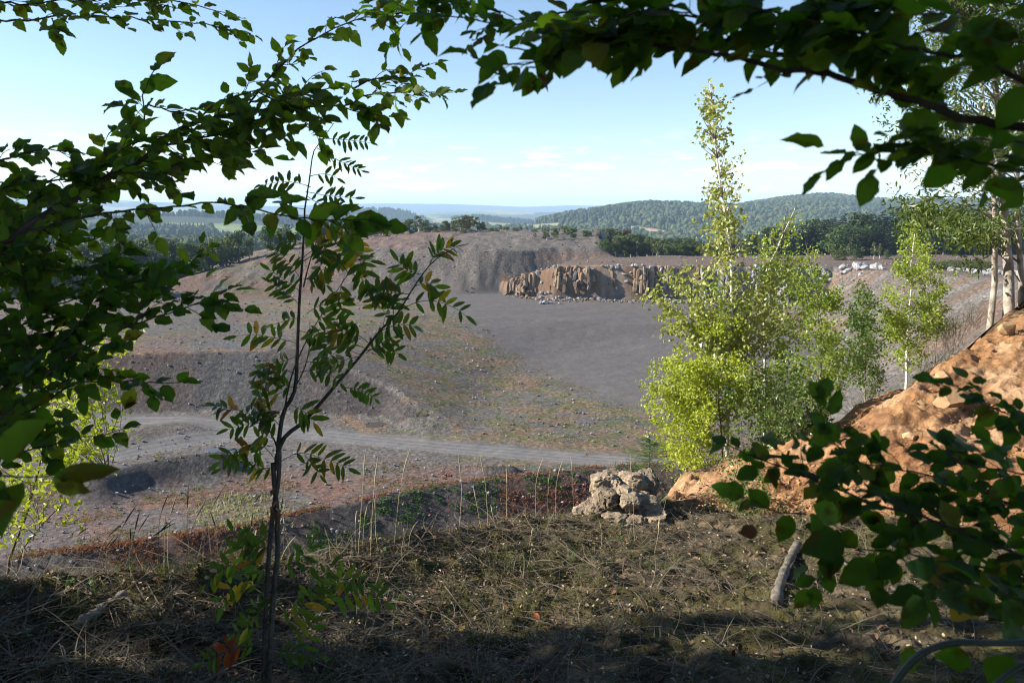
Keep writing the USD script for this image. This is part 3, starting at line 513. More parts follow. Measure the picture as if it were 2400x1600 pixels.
for u, t, k, y in [(1935, 560, 'birch', 222), (1950, 575, 'green', 220), (1965, 573, 'green', 222), (1992, 556, 'birch', 224), (2004, 560, 'birch', 226), (2060, 588, 'bush', 200), (2048, 592, 'bush', 202), (1900, 565, 'green', 226), (1915, 575, 'bush', 222), (2020, 575, 'green', 222)]: mid_tree(u, y, t, k, W5)
row([2120, 2260], [602, 600], 176, 196, ['bush'], [1.0], W5, 26, 6)
W6 = 'in the low ground left of the heap'
row([-30, 100, 200, 300, 430, 500], [570, 562, 566, 560, 566, 560], 225, 260, ['green', 'dark', 'autumn', 'spruce', 'birch'], [.42, .25, .12, .08, .13], W6, 44, 10, 1.3)
row([-40, 330], [604, 606], 196, 214, ['green', 'bush', 'dark'], [.5, .2, .3], W6, 30, 10, 1.3)

# ---------------------------------------------------------------- far woods, counted by nobody
def lowspruce(seed):
    r = np.random.default_rng(seed); ms = []
    for z0, z1, w in ((.08, .55, .20), (.3, .78, .155), (.55, 1.0, .10)):
        an = np.arange(7) * 2 * np.pi / 7 + r.uniform(0, 1); rr = w * r.uniform(.7, 1.25, 7); v = np.vstack([np.stack([np.cos(an) * rr, np.sin(an) * rr, z0 + r.uniform(-.03, .03, 7)], 1), [[0, 0, z1]]]); j = np.arange(7); ms.append((v, np.stack([j, (j + 1) % 7, np.full(7, 7)], 1)))
    return join(ms)
def lowbroad(seed):
    r = np.random.default_rng(seed); ms = []
    for c in range(4):
        m = trimesh.creation.icosphere(1, 1); v = m.vertices * r.uniform(.75, 1.2, (len(m.vertices), 1)) * [.22, .22, .27] + np.array([r.uniform(-.16, .16), r.uniform(-.16, .16), r.uniform(.32, .72)]); ms.append((v, m.faces))
    return join(ms)
m_fars = ramp_mat('far_conifer', [(.3, (.014, .026, .014)), (.7, (.034, .052, .024))], scale=.05, bump=0, bscale=1)
m_farb = ramp_mat('far_broadleaf', [(.3, (.026, .044, .018)), (.7, (.055, .074, .028))], scale=.03, bump=0, bscale=1)
m_farb2 = ramp_mat('far_broadleaf_pale', [(.3, (.05, .062, .026)), (.7, (.085, .09, .038))], scale=.03, bump=0, bscale=1)
def woods(name, label, t0, t1, y0, y1, spacing, h, mix):
    A = (t1 - t0) * (y1 ** 2 - y0 ** 2) / 2; n = int(A / spacing ** 2); y = np.sqrt(rng.uniform(y0 ** 2, y1 ** 2, n)); x = rng.uniform(t0, t1, n) * y; z = valley_z(x, y)
    P = np.stack([x, y, z], 1); keep = np.ones(n, bool); u, v, _ = project(P)
    for uv, _c in FIELDS: keep &= ~shapely.contains_xy(shapely.Polygon(uv), u, v)
    keep &= ~((y > 2600) & (fb(x, y, 420, 3, 301) > .52))
    P = P[keep]; x, y = P[:, 0], P[:, 1]; n = len(P); grove = fb(x, y, 170, 3, 400) + .12 * rng.normal(size=n); idx = np.digitize(grove, mix)
    sz = h * rng.uniform(.5, 1.4, n); sc = np.stack([sz * rng.uniform(.9, 1.3, n), sz * rng.uniform(.9, 1.3, n), sz], 1)
    path = numbered('/World/' + name); UsdGeom.PointInstancer.Define(stage, path); pr = []
    for nm, ms, mt in (('conifer', lowspruce, m_fars), ('broadleaf_tree', lowbroad, m_farb), ('pale_tree', lowbroad, m_farb2)): pr.append(f'{path}/{nm}'); usdkit.mesh(stage, pr[-1], ms(len(pr)), mt)
    instancer(path, pr, P, idx, sc, rng.uniform(0, 6.28, n), label=label, cat='forest'); return n
nw = woods('forest', 'dark conifer forest on the slopes at the left in front of the light field', -.75, -.30, 520, 1500, 7.5, 15, [.56, .80])
nw += woods('forest', 'mixed forest on the low hill behind the middle of the quarry', -.10, .40, 1050, 2350, 9.0, 14, [.46, .66])
nw += woods('forest', 'mixed forest covering the tall hill at the right', .17, .78, 1300, 3000, 10.5, 15, [.44, .66])
nw += woods('forest', 'far dark woods on the ridges at the left and centre', -.72, .16, 1900, 3900, 13.0, 14, [.60, .85])
print('far trees', nw)

# ---------------------------------------------------------------- wind turbines, houses
m_white = usdkit.material(stage, '/World/Looks/white_paint', {'p': ('principled_bsdf', {'base_color': (.8, .8, .8), 'roughness': .4})}, [], surface='p.BSDF')
m_plaster = ramp_mat('pale_plaster', [(.3, (.62, .60, .56)), (.7, (.75, .73, .70))], scale=.6, bump=.1)
m_tile = ramp_mat('red_roof_tile', [(.3, (.16, .07, .05)), (.7, (.24, .11, .08))], scale=1, bump=.1)
for u, r, hh, lab in [(897, 11800, 62, 'white wind turbine standing alone on the far ridge left of centre'), (1034, 11800, 62, 'left one of the two white wind turbines close together on the far ridge'), (1045, 11850, 70, 'right one of the two white wind turbines close together on the far ridge'), (1563, 13300, 70, 'leftmost white wind turbine on the far blue hill behind the tall aspen'), (1576, 13300, 76, 'middle white wind turbine on the far blue hill behind the tall aspen'), (1590, 13300, 70, 'rightmost white wind turbine on the far blue hill behind the tall aspen')]:
    q = ray(u, 470); x, y = q[0] / np.hypot(q[0], q[1]) * r, q[1] / np.hypot(q[0], q[1]) * r; z = float(valley_z(np.array([x]), np.array([y]))[0]); t = thing('wind_turbine', lab, 'wind turbine', (x, y, z))
    part(t, 'tower', (lambda m: (m[0] + [x, y, z], m[1]))(tube([(0, 0, -3), (0, 0, hh * .6), (0, 0, hh)], [3.4, 2.8, 2.2], 8)), m_white)
    part(t, 'nacelle', (lambda m: (m.vertices + [x, y, z + hh], m.faces))(trimesh.creation.box((5, 11, 5))), m_white); a0 = rng.uniform(0, 2)
    for k in range(3):
        a = a0 + k * 2.094; d = np.array([math.sin(a), 0, math.cos(a)]); e = np.array([d[2], 0, -d[0]]); b = np.array([x, y - 7, z + hh])
        part(t, 'blade', join([tube([b, b + d * 12 + e, b + d * 44], [1.6, 2.2, .5], 6)]), m_white)
def house(x, y, z, L, w, h, rz, label, group):
    t = thing('house', label, 'house', (x, y, z), group); c, s = math.cos(rz), math.sin(rz); R = np.array([[c, -s, 0], [s, c, 0], [0, 0, 1]])
    wv = trimesh.creation.box((L, w, h)).vertices + [0, 0, h / 2]; wf = trimesh.creation.box((L, w, h)).faces; part(t, 'wall', (wv @ R.T + [x, y, z], wf), m_plaster)
    g = np.array([(-L / 2 - .4, -w / 2 - .5, h + .01), (L / 2 + .4, -w / 2 - .5, h + .01), (L / 2 + .4, w / 2 + .5, h + .01), (-L / 2 - .4, w / 2 + .5, h + .01), (-L / 2 - .4, 0, h + w * .45), (L / 2 + .4, 0, h + w * .45)])
    part(t, 'roof', (g @ R.T + [x, y, z], np.array([[0, 1, 5], [0, 5, 4], [2, 3, 4], [2, 4, 5], [3, 0, 4], [1, 2, 5], [0, 3, 2], [0, 2, 1]])), m_tile)
for k in range(26):
    u, y = rng.uniform(1150, 1225), rng.uniform(4200, 4700); x = (u - CU) / F * y; z = float(valley_z(np.array([x]), np.array([y]))[0]); house(x, y, z, rng.uniform(11, 18), rng.uniform(9, 12), rng.uniform(6, 9), rng.uniform(0, 3.1), 'small white house in the far village in the valley right of centre', 'houses of the far village')
for u, y, L, lab in [(612, 3300, 34, 'long white farm building beyond the dark wood left of the rowan'), (1838, 2050, 18, 'lone white house at the foot of the tall hill behind the birches')]:
    x = (u - CU) / F * y; house(x, y, float(valley_z(np.array([x]), np.array([y]))[0]), L, 13, 9, .2, lab, None)
# ---------------------------------------------------------------- the near slope under the trees
def hill_fine(x, y):
    z = near_z(x, y); u, v, _ = project(np.stack([x, y, z], -1)); b = bank_mask(u, v, y)
    lit = .10 * (fb(x, y, .16, 3, 201) - .5) + .05 * (fb(x, y, .06, 3, 207) - .5) + .05 * (fb(x, y, .9, 3, 202) - .5)
    clod = .40 * (fb(x, y, .9, 4, 203) - .5) - .22 * np.abs(fb(x, y, .35, 4, 206) - .5) + .10 * (fb(x, y, .09, 3, 208) - .5) + .18 * (fb(x, y, .28, 4, 205) - .5) - .05 * np.abs(fb(x, y, .4, 4, 204) - .5)
    return z + np.where(y > -30, lit * (1 - b) + clod * b, 0)
BANKP = shapely.Polygon([(1500, 1098), (1640, 1080), (1700, 1040), (1900, 960), (2060, 860), (2352, 620), (2900, 300), (2900, 1350), (2352, 1225), (2150, 1190), (2000, 1180), (1860, 1185), (1700, 1172), (1560, 1168)])
shapely.prepare(BANKP)
def bank_mask(u, v, y):
    p = shapely.points(np.asarray(u).ravel(), np.asarray(v).ravel()); s = np.where(shapely.contains_xy(BANKP, np.asarray(u).ravel(), np.asarray(v).ravel()), 1, -1) * shapely.distance(BANKP.exterior, p)
    return sstep(s.reshape(np.shape(u)), -14, 14) * (np.asarray(y) > 3)
az = np.radians(np.r_[np.linspace(-180, -60, 30)[:-1], np.linspace(-60, -40, 30)[:-1], np.linspace(-40, 40, 620)[:-1], np.linspace(40, 60, 30)[:-1], np.linspace(60, 180, 31)])
rr_ = np.r_[np.linspace(.2, 1.8, 8)[:-1], np.arange(1.8, 7.5, .016), np.arange(7.5, 10.5, .03), np.linspace(10.5, 16, 14)]
R_, A_ = np.meshgrid(rr_, az, indexing='ij'); HX, HY = R_ * np.sin(A_), R_ * np.cos(A_)
HZ = hill_fine(HX, HY); n, m = HX.shape; i, j = np.meshgrid(np.arange(n - 1), np.arange(m - 1), indexing='ij'); a_ = i * m + j
HQ = np.stack([a_, a_ + m, a_ + m + 1, a_ + 1], -1).reshape(-1, 4); HV = np.stack([HX, HY, HZ], -1).reshape(-1, 3); HF = np.vstack([HQ[:, [0, 1, 2]], HQ[:, [0, 2, 3]]])
if np.cross(HV[HF[5000, 1]] - HV[HF[5000, 0]], HV[HF[5000, 2]] - HV[HF[5000, 0]])[2] < 0: HF = HF[:, ::-1]
hu, hv, _ = project(HV); hb = bank_mask(hu, hv, HV[:, 1]); x, y = HV[:, 0], HV[:, 1]
n1, n2, n3 = fb(x, y, .5, 4, 211), fb(x, y, .13, 4, 212), fb(x, y, .8, 4, 213)
HC = np.tile(np.array([.056, .048, .032]), (len(HV), 1))
def lay2(mk, col): HC[:] = HC + (np.asarray(col) - HC) * np.clip(mk, 0, 1)[:, None]
lay2(sstep(n1, .42, .6) * .85, (.066, .062, .018)); lay2(sstep(n2, .55, .7) * .6, (.15, .115, .072)); lay2(sstep(n2, .42, .3) * .7, (.045, .034, .022)); lay2(sstep(-x, .2, 1.4) * sstep(n3, .35, .55) * .7, (.10, .105, .022))
earth = np.array([.27, .150, .072]); pale = np.array([.37, .25, .15]); rust = np.array([.17, .08, .036])
ec = earth + (pale - earth) * sstep(n1, .45, .65)[:, None] * .8; ec = ec + (rust - ec) * sstep(n3, .5, .66)[:, None] * .8; ec = ec + (pale - ec) * ((1 - sstep(hu, 1560, 1800)) * .3)[:, None]
HC = HC + (ec - HC) * hb[:, None]
dr = sstep(np.maximum(y - _cy(np.clip(x / np.maximum(y, .4), _ct[0], _ct[-1])), 0), .5, 1.5) * (hb < .3); HC = HC + (np.array([.10, .075, .055]) - HC) * dr[:, None]
m_hill = ramp_mat('slope_earth', [(.28, (.45, .42, .40)), (.48, (.9, .9, .9)), (.7, (1.5, 1.45, 1.4))], scale=14, detail=9, bump=.8, bscale=38, dist=.03, tint=True)
hp_ = part('/World', 'hillside', (HV, HF), m_hill, smooth=True, kind='structure'); color_primvar(hp_, HC)
def on_hill(u, v, d0=2.0, d1=12.0):
    """where the sight line through (u, v) first meets the near slope"""
    d = np.linspace(d0, d1, 500); p = at(u, v, d); below = p[:, 2] < near_z(p[:, 0], p[:, 1]); k = int(np.argmax(below)) if below.any() else len(d) - 1
    return p[k]

# ---------------------------------------------------------------- outcrop and boulders of the bank
m_outcrop = rock_mat('outcrop_rock', (.095, .077, .058), (.29, .235, .17), 11.0, bump=.9)
m_bankrock = rock_mat('sandstone', (.20, .12, .06), (.38, .26, .15), 9.0)
oc = thing('rock_outcrop', 'cracked pale grey rock outcrop at the brow left of the young spruce', 'rock', at(1430, 1190, 6.1)); rg = np.random.default_rng(5)
for k, (u, v, w, h, d) in enumerate([(1390, 1125, 60, 48, 6.15), (1462, 1128, 70, 60, 6.25), (1420, 1160, 90, 46, 6.0), (1372, 1172, 62, 38, 5.95), (1470, 1170, 70, 44, 5.95), (1440, 1112, 44, 30, 6.3), (1405, 1098, 34, 22, 6.35), (1340, 1186, 40, 20, 5.85), (1500, 1185, 50, 26, 5.85), (1430, 1190, 80, 26, 5.8), (1395, 1145, 40, 26, 5.9), (1445, 1145, 46, 30, 5.9), (1485, 1108, 40, 36, 6.3)]):
    c = at(u, v, d); p = unit(rg.normal(size=(60, 3))); p = np.sign(p) * np.abs(p) ** .6 * [w * d / F * .64, .16, h * d / F * .70]; hm = trimesh.convex.convex_hull(p + c); hm = hm.subdivide().subdivide().subdivide(); q = hm.vertices
    fq = fbm(q * 9 + k, 2, 3); q = q + ((np.round(fq * 7) / 7 - .5) * .11 + (fbm(q * 30, 3, 5) - .5) * .03)[:, None] * unit(q - c); part(oc, 'rock_block', (q, hm.faces), m_outcrop)
for k in range(26):
    u, v = rg.uniform(1330, 1560), rg.uniform(1160, 1200); p = on_hill(u, v); vv, ff = rock(900 + k, (1, .8, .7), 14); s = rg.uniform(.012, .04)
    tpath = thing('small_stone', 'small pale stone lying at the foot of the cracked outcrop', 'stone', p, 'small stones below the outcrop') if False else part(oc, 'stone', (vv * s + p - [0, 0, s * .2], ff), m_outcrop)
for u, v, w, lab in [(2312, 745, 44, 'brown wedge shaped boulder high on the orange earth bank'), (2042, 938, 40, 'sharp edged boulder on the brow of the orange bank'), (2012, 968, 34, 'pale block half sunk in the bank below the sharp edged boulder'), (2165, 862, 38, 'long pale stone at the crest of the bank above the beech sprig'), (2190, 905, 92, 'large pale slab sunk in the bank behind the small beech sprig'), (2120, 925, 44, 'flat stone in the bank left of the large pale slab'), (1965, 1008, 50, 'broad pale stone at the left tip of the bank'), (2262, 960, 60, 'rounded stone in the bank right of the large pale slab'), (2345, 795, 36, 'rounded stone at the right edge under the brown wedge boulder'), (1900, 1030, 30, 'small stone at the lower left end of the orange bank'), (2090, 1000, 36, 'small tan stone midway down the orange bank')]:
    p = on_hill(u, v + w * .25, 5, 13); d = p[1]; s = w * d / F * .58; hm = trimesh.Trimesh(*rock(int(u), (1, .8, .72), 20)).subdivide().subdivide(); vv, ff = hm.vertices * (1 + .22 * (fbm(hm.vertices * 2.2 + u, 4, 4) - .5))[:, None], hm.faces; pa = numbered('/World/boulder'); pr = usdkit.mesh(stage, pa, vv * s @ np.diag([1, 1, 1.0]), m_bankrock) if False else usdkit.mesh(stage, pa, (vv * s, ff), m_bankrock)
    pr.AddTranslateOp().Set(Gf.Vec3d(*map(float, p - [0, 0, s * (.1 if w < 40 else .42)]))); say(pr.GetPrim(), lab, 'boulder')
clods = []
for k in range(8500):
    u = rg.uniform(1520, 2500); v = rg.uniform(690, 1220)
    if not shapely.contains_xy(BANKP, u, v): continue
    p = on_hill(u, v, 4.5, 13)
    if p[2] > near_z(p[:1], p[1:2])[0] + .1: continue
    s = rg.uniform(.003, .013) * (2.6 if rg.random() < .07 else 1); vv, ff = rock(1200 + k % 40, (1, .85, .75), 11); clods.append((vv * s + p - [0, 0, s * .1], ff))
cl = part('/World', 'earth_clods', join(clods), ramp_mat('earth_clod', [(.3, (.18, .09, .04)), (.7, (.38, .24, .13))], scale=9, bump=.3, bscale=60)); say(stage.GetPrimAtPath(cl), 'loose crumbs of orange earth strewn over the bank', 'earth', kind='stuff')

rp = []
for k in range(2600):
    u, v = rg.uniform(1520, 2450), rg.uniform(700, 1215)
    if shapely.contains_xy(BANKP, u, v):
        p = on_hill(u, v, 4.5, 13)
        if p[2] < near_z(p[:1], p[1:2])[0] + .1: rp.append([p[0], p[1], float(hill_fine(p[:1], p[1:2])[0]) + .01])
rp = np.array(rp); m_root = leaf_mat('dry_roots', [(0, (.10, .06, .035)), (.6, (.20, .14, .085)), (1, (.36, .29, .20))], trans=.1, rough=.8, spec=.1)
# ---------------------------------------------------------------- litter, moss, dry grass on the slope
def scatter(n, vlo=1180, seed=0, front=True):
    r = np.random.default_rng(seed); u = r.uniform(-120, 2470, n); t = (u - CU) / F / .95; yc = _cy(np.clip(t, _ct[0], _ct[-1])); y = np.sqrt(r.uniform(2.1 ** 2, (yc + .25) ** 2)); x = t * y; z = hill_fine(x, y); uu, vv, _ = project(np.stack([x, y, z], -1))
    b = bank_mask(uu, vv, y); k = r.random(n) > b * .97; return np.stack([x, y, z], 1)[k]
def strips(P, L, W, r, lift=(.0, .35), arc=.25, seg=3):
    n = len(P); a = r.uniform(0, 6.28, n); el = r.uniform(*lift, n); d = np.stack([np.cos(a) * np.cos(el), np.sin(a) * np.cos(el), np.sin(el)], 1); L = np.broadcast_to(L, n)[:, None]; up = np.array([0, 0, 1.0])
    s = unit(np.cross(d, up + r.normal(size=(n, 3)) * .5)); bend = r.normal(size=(n, 3)) * arc * [1, 1, .3] - [0, 0, arc * .5]; W = np.broadcast_to(W, n)[:, None]
    v = []
    for k in range(seg + 1):
        q = k / seg; c = P + d * L * q + bend * L * q * q; w = W * (1 - .75 * q); v += [c - s * w, c + s * w]
    v = np.stack(v, 1).reshape(-1, 3); i = np.arange(n)[:, None] * (2 * seg + 2)
    return v, np.vstack([np.vstack([i + [2 * k, 2 * k + 1, 2 * k + 3], i + [2 * k, 2 * k + 3, 2 * k + 2]]) for k in range(seg)])
rs = np.random.default_rng(77)
sv = part('/World', 'roots', strips(rp, rs.uniform(.05, .26, len(rp)), rs.uniform(.001, .0028, len(rp)), rs, (-.1, .5), .4, 4), m_root); say(stage.GetPrimAtPath(sv), 'fine torn roots and dry stems hanging over the orange bank', 'roots', kind='stuff')
m_straw = leaf_mat('dry_straw', [(0, (.13, .11, .08)), (.4, (.40, .345, .26)), (.75, (.72, .67, .57)), (1, (.18, .11, .065))], trans=.2, rough=.7, spec=.2, tmul=(1, 1, .9))
P = scatter(30000, seed=1); sv = part('/World', 'dry_grass', strips(P + [0, 0, .004], rs.uniform(.03, .15, len(P)), rs.uniform(.0008, .0020, len(P)), rs), m_straw); say(stage.GetPrimAtPath(sv), 'matted dry grass and straw over the brow of the slope', 'dry grass', kind='stuff')
m_moss = leaf_mat('moss', [(0, (.06, .055, .014)), (.5, (.115, .105, .024)), (1, (.20, .17, .045))], trans=.2, rough=.9, spec=.1)
P = scatter(42000, seed=2); P = P[(fb(P[:, 0], P[:, 1], .5, 4, 211) > .40) | (rs.random(len(P)) < .25)]
sv = part('/World', 'moss', strips(P, rs.uniform(.010, .030, len(P)), rs.uniform(.0015, .0040, len(P)), rs, (.5, 1.4), .3, 2), m_moss); say(stage.GetPrimAtPath(sv), 'olive moss cushions covering the slope between the straw', 'moss', kind='stuff')
def dead_leaves(P, r, size=(.008, .024)):
    n = len(P); a = r.uniform(0, 6.28, n); s = r.uniform(*size, n)[:, None]; nn = unit(r.normal(size=(n, 3)) * .45 + [0, 0, 1]); d = unit(np.cross(nn, np.stack([np.cos(a), np.sin(a), 0 * a], 1))); b = np.cross(nn, d); c = r.uniform(-.1, .55, n)[:, None] * s
    pr = [(-1, 0, 0), (-.5, .48, 1), (.35, .5, 1), (1, 0, .4), (.35, -.5, 1), (-.5, -.48, 1), (0, 0, -.1)]
    v = np.stack([P + d * s * p + b * s * q + nn * c * k for p, q, k in pr], 1).reshape(-1, 3); i = np.arange(n)[:, None] * 7
    return v, np.vstack([i + [6, k, (k + 1) % 6] for k in range(6)])
m_dead = leaf_mat('dead_leaf', [(0, (.10, .055, .03)), (.35, (.17, .10, .06)), (.7, (.26, .19, .135)), (.9, (.40, .34, .27)), (1, (.34, .13, .03))], trans=.15, rough=.6, spec=.35, tmul=(1, .8, .6))
P = scatter(1900, seed=3); sv = part('/World', 'leaf_litter', dead_leaves(P + [0, 0, .012], rs), m_dead); say(stage.GetPrimAtPath(sv), 'fallen brown and bleached leaves scattered over the shaded slope', 'leaf litter', kind='stuff')
m_chip = leaf_mat('bleached_chip', [(0, (.30, .24, .16)), (.6, (.48, .41, .31)), (1, (.62, .57, .48))], trans=.15, rough=.6, spec=.3, tmul=(1, .9, .8))
P = scatter(5200, seed=5); sv = part('/World', 'leaf_litter', dead_leaves(P + [0, 0, .014], rs, (.003, .011)), m_chip); say(stage.GetPrimAtPath(sv), 'pale bleached flakes of leaf and bark among the straw', 'leaf litter', kind='stuff')
P = scatter(2200, seed=6); sv = part('/World', 'dry_stems', strips(P + [0, 0, .012], rs.uniform(.14, .40, len(P)), rs.uniform(.0016, .0032, len(P)), rs, (.0, .5), .35, 5), m_straw); say(stage.GetPrimAtPath(sv), 'longer bent dry stems tangled over the brow', 'dry stems', kind='stuff')
m_blade = leaf_mat('grass_blade', [(0, (.05, .08, .018)), (.6, (.10, .13, .03)), (1, (.20, .20, .06))], trans=.4, rough=.5, spec=.4)
P = scatter(1500, seed=4); P = P[fb(P[:, 0], P[:, 1], .35, 3, 230) > .55]; P = np.repeat(P, 4, 0) + rs.normal(size=(len(P) * 4, 3)) * [.012, .012, 0]
sv = part('/World', 'grass', strips(P, rs.uniform(.05, .17, len(P)), rs.uniform(.0010, .0020, len(P)), rs, (.7, 1.45), .35, 4), m_blade); say(stage.GetPrimAtPath(sv), 'sparse green grass blades growing through the litter', 'grass', kind='stuff')

# ---------------------------------------------------------------- logs and sticks
m_log = ramp_mat('weathered_birch_log', [(.35, (.09, .08, .07)), (.5, (.13, .115, .095)), (.7, (.26, .235, .20))], scale=14, bump=.6, bscale=40)
def stick(name, label, cat, uvs, rad, mat, lift=.0):
    p = np.array([on_hill(u, v) + [0, 0, lift] for u, v in uvs]); n = max(6, 4 * len(p)); q = resample(p, n); q = q + np.random.default_rng(int(uvs[0][0])).normal(size=q.shape) * .003
    t = thing(name, label, cat, q[0]); part(t, 'stem', tube(q, np.linspace(rad[0], rad[1], n) * np.random.default_rng(3).uniform(.85, 1.15, n), 9), mat, smooth=True); return t
stick('log', 'short barkless pale log lying across the slope below the beech leaves', 'log', [(1782, 1400), (1790, 1350), (1812, 1295), (1832, 1255)], (.032, .026), m_log, .02)
stick('fallen_branch', 'long thin pale branch lying right of the short log', 'branch', [(1880, 1268), (1940, 1300), (2010, 1335), (2120, 1395)], (.014, .010), m_log, .02)
stick('fallen_branch', 'dark crooked branch lying on the moss left of the rowan', 'branch', [(170, 1445), (215, 1415), (260, 1385), (285, 1370)], (.022, .018), m_bark, .01)
stick('fallen_branch', 'thin grey twig bent across the bottom left litter', 'branch', [(95, 1330), (60, 1440), (75, 1480), (160, 1510)], (.004, .003), m_log, .02)
stick('fallen_branch', 'pale twig lying below the dark crooked branch', 'branch', [(285, 1375), (305, 1395), (330, 1420)], (.007, .005), m_log, .015)
stick('fallen_branch', 'bleached straight twig in the straw at the middle of the slope', 'branch', [(935, 1365), (960, 1380), (985, 1392)], (.004, .003), m_log, .02)

# ---------------------------------------------------------------- grass stalks on the brow
m_pale = leaf_mat('pale_stalk', [(0, (.36, .29, .17)), (1, (.52, .45, .30))], trans=.2, rough=.6, per='o')
m_darks = leaf_mat('dark_stalk', [(0, (.05, .04, .025)), (1, (.10, .08, .045))], trans=.1, rough=.6, per='o')
m_redh = leaf_mat('rusty_seed', [(0, (.16, .035, .018)), (1, (.26, .07, .03))], trans=.1, rough=.7)
m_yellow = leaf_mat('yellow_petal', [(0, (.75, .48, .03)), (1, (.8, .58, .06))], trans=.3)
def stalk(u0, v0, u1, v1, mat, label, group, head='spike', bend=.03, w=.0012):
    b = on_hill(u0, v0); d = (b[1] * CP - b[2] * SP); tpt = at(u1, v1, d + rs.uniform(-.1, .1)); t = thing('grass_stalk' if head != 'flower' else 'yellow_flower', label, 'grass stalk' if head != 'flower' else 'flower', b, group)
    mid = (b + tpt) / 2 + [(u0 - u1) / F * d * .25, 0, 0] + rs.normal(size=3) * [.012, .02, 0]; q = resample([b - [0, 0, .03], mid, tpt], 12); part(t, 'stem', tube(q, np.linspace(w, w * .6, 12), 4), mat)
    if head == 'spike': part(t, 'seed_head', tube(resample(q[-4:], 9), np.array([.5, 1.6, 2.2, 2.5, 2.4, 2.1, 1.6, 1.1, .4]) * w * 1.1, 5), mat)
    elif head == 'cluster':
        ms = []
        for k in range(34): vv, ff = rock(k, (1, 1, 1), 8); ms.append((vv * rs.uniform(.004, .008) + tpt + rs.normal(size=3) * [.016, .012, .012], ff))
        part(t, 'seed_head', join(ms), m_redh)
    elif head == 'flower':
        ms = []
        for k in range(14):
            a = k * 2.4; dd = np.array([math.cos(a), math.sin(a) * .6, .5 + .3 * math.sin(a)]); s = unit(np.cross(dd, [0, 0, 1])) * .003; ms.append((np.array([tpt, tpt + dd * .012 + s, tpt + dd * .022, tpt + dd * .012 - s]), np.array([[0, 1, 2], [0, 2, 3]])))
        part(t, 'petal', join(ms), m_yellow)
Z = lambda a, b: (784 + a / 3, 1045 + b / 3)
GP, LP = 'pale grass stalks on the brow', 'thin pale dry grass stalk standing on the brow against the quarry'
for a0, b0, a1, b1 in [(800, 540, 805, 0), (1010, 500, 955, 0), (1130, 480, 1140, 90), (970, 520, 910, 215), (1345, 440, 1390, 20), (1420, 400, 1435, 120), (1475, 470, 1525, 35), (1600, 400, 1580, -5), (2020, 600, 1990, 0), (460, 660, 530, 450), (425, 605, 430, 500), (110, 690, 105, 380), (150, 650, 180, 340), (270, 690, 235, 260), (1070, 500, 1030, 340), (1290, 640, 1320, 500), (2150, 700, 2190, 430), (30, 620, 250, 450), (600, 690, 505, 540), (1790, 640, 1780, 450), (640, 620, 600, 520), (1260, 780, 1310, 640)]: stalk(*Z(a0, b0), *Z(a1, b1), m_pale, LP, GP)
for u0, v0, u1, v1 in [(376, 1330, 380, 1178), (391, 1322, 409, 1130), (820, 1290, 840, 1030), (850, 1290, 868, 1048), (905, 1260, 942, 1030), (560, 1318, 600, 1245), (640, 1300, 680, 1230), (760, 1290, 745, 1210), (85, 1380, 95, 1340)]: stalk(u0, v0, u1, v1, m_pale, LP, GP)
for k in range(17):
    u = rs.uniform(70, 720); stalk(u, np.interp(u, [100, 600, 750], [1335, 1300, 1280]), u + rs.uniform(-25, 75), rs.uniform(1085, 1230), m_darks, 'thin dark grass stalk leaning on the brow left of the rowan', 'dark grass stalks on the brow', w=.0012)
stalk(*Z(770, 590), *Z(728, 140), m_redh, 'tall rusty dock with a red seed head left of the pale stalks', None, 'cluster'); stalk(*Z(1750, 400), *Z(1690, -5), m_redh, 'short rusty dock with a red seed head above the rock outcrop', None, 'cluster')
stalk(177, 1335, 197, 1197, m_blade, 'lone yellow flower on a thin stem at the left brow', None, 'flower')
stalk(1005, 1275, 1003, 1215, m_blade, 'short green plant on the brow left of the pale stalks', None, 'none')
# ---------------------------------------------------------------- young trees on the slope beyond the brow
def fine_leaves(P, r, size, out=None, droop=.3, long=.62):
    n = len(P); d = unit(r.normal(size=(n, 3)) + [0, 0, -droop] + (0 if out is None else out)); nn = unit(r.normal(size=(n, 3)) + [-.35, -.35, .25]); b = unit(np.cross(nn, d)); nn = np.cross(d, b); s = (size * r.uniform(.6, 1.25, n))[:, None]
    pr = [(0, 0, 0), (.35, long * .5, .12), (1, 0, -.05), (.35, -long * .5, .12)]; v = np.stack([P + d * s * p + b * s * q + nn * s * k for p, q, k in pr], 1).reshape(-1, 3); i = np.arange(n)[:, None] * 4
    return v, np.vstack([i + [0, 1, 2], i + [0, 2, 3]])
m_limb = ramp_mat('birch_limb_bark', [(.3, (.10, .08, .065)), (.7, (.24, .20, .16))], scale=20, bump=.2)
m_ashbark = ramp_mat('pale_ash_bark', [(.32, (.14, .12, .10)), (.5, (.30, .27, .23)), (.7, (.44, .41, .36))], scale=5, bump=.3, bscale=14, coord='object')
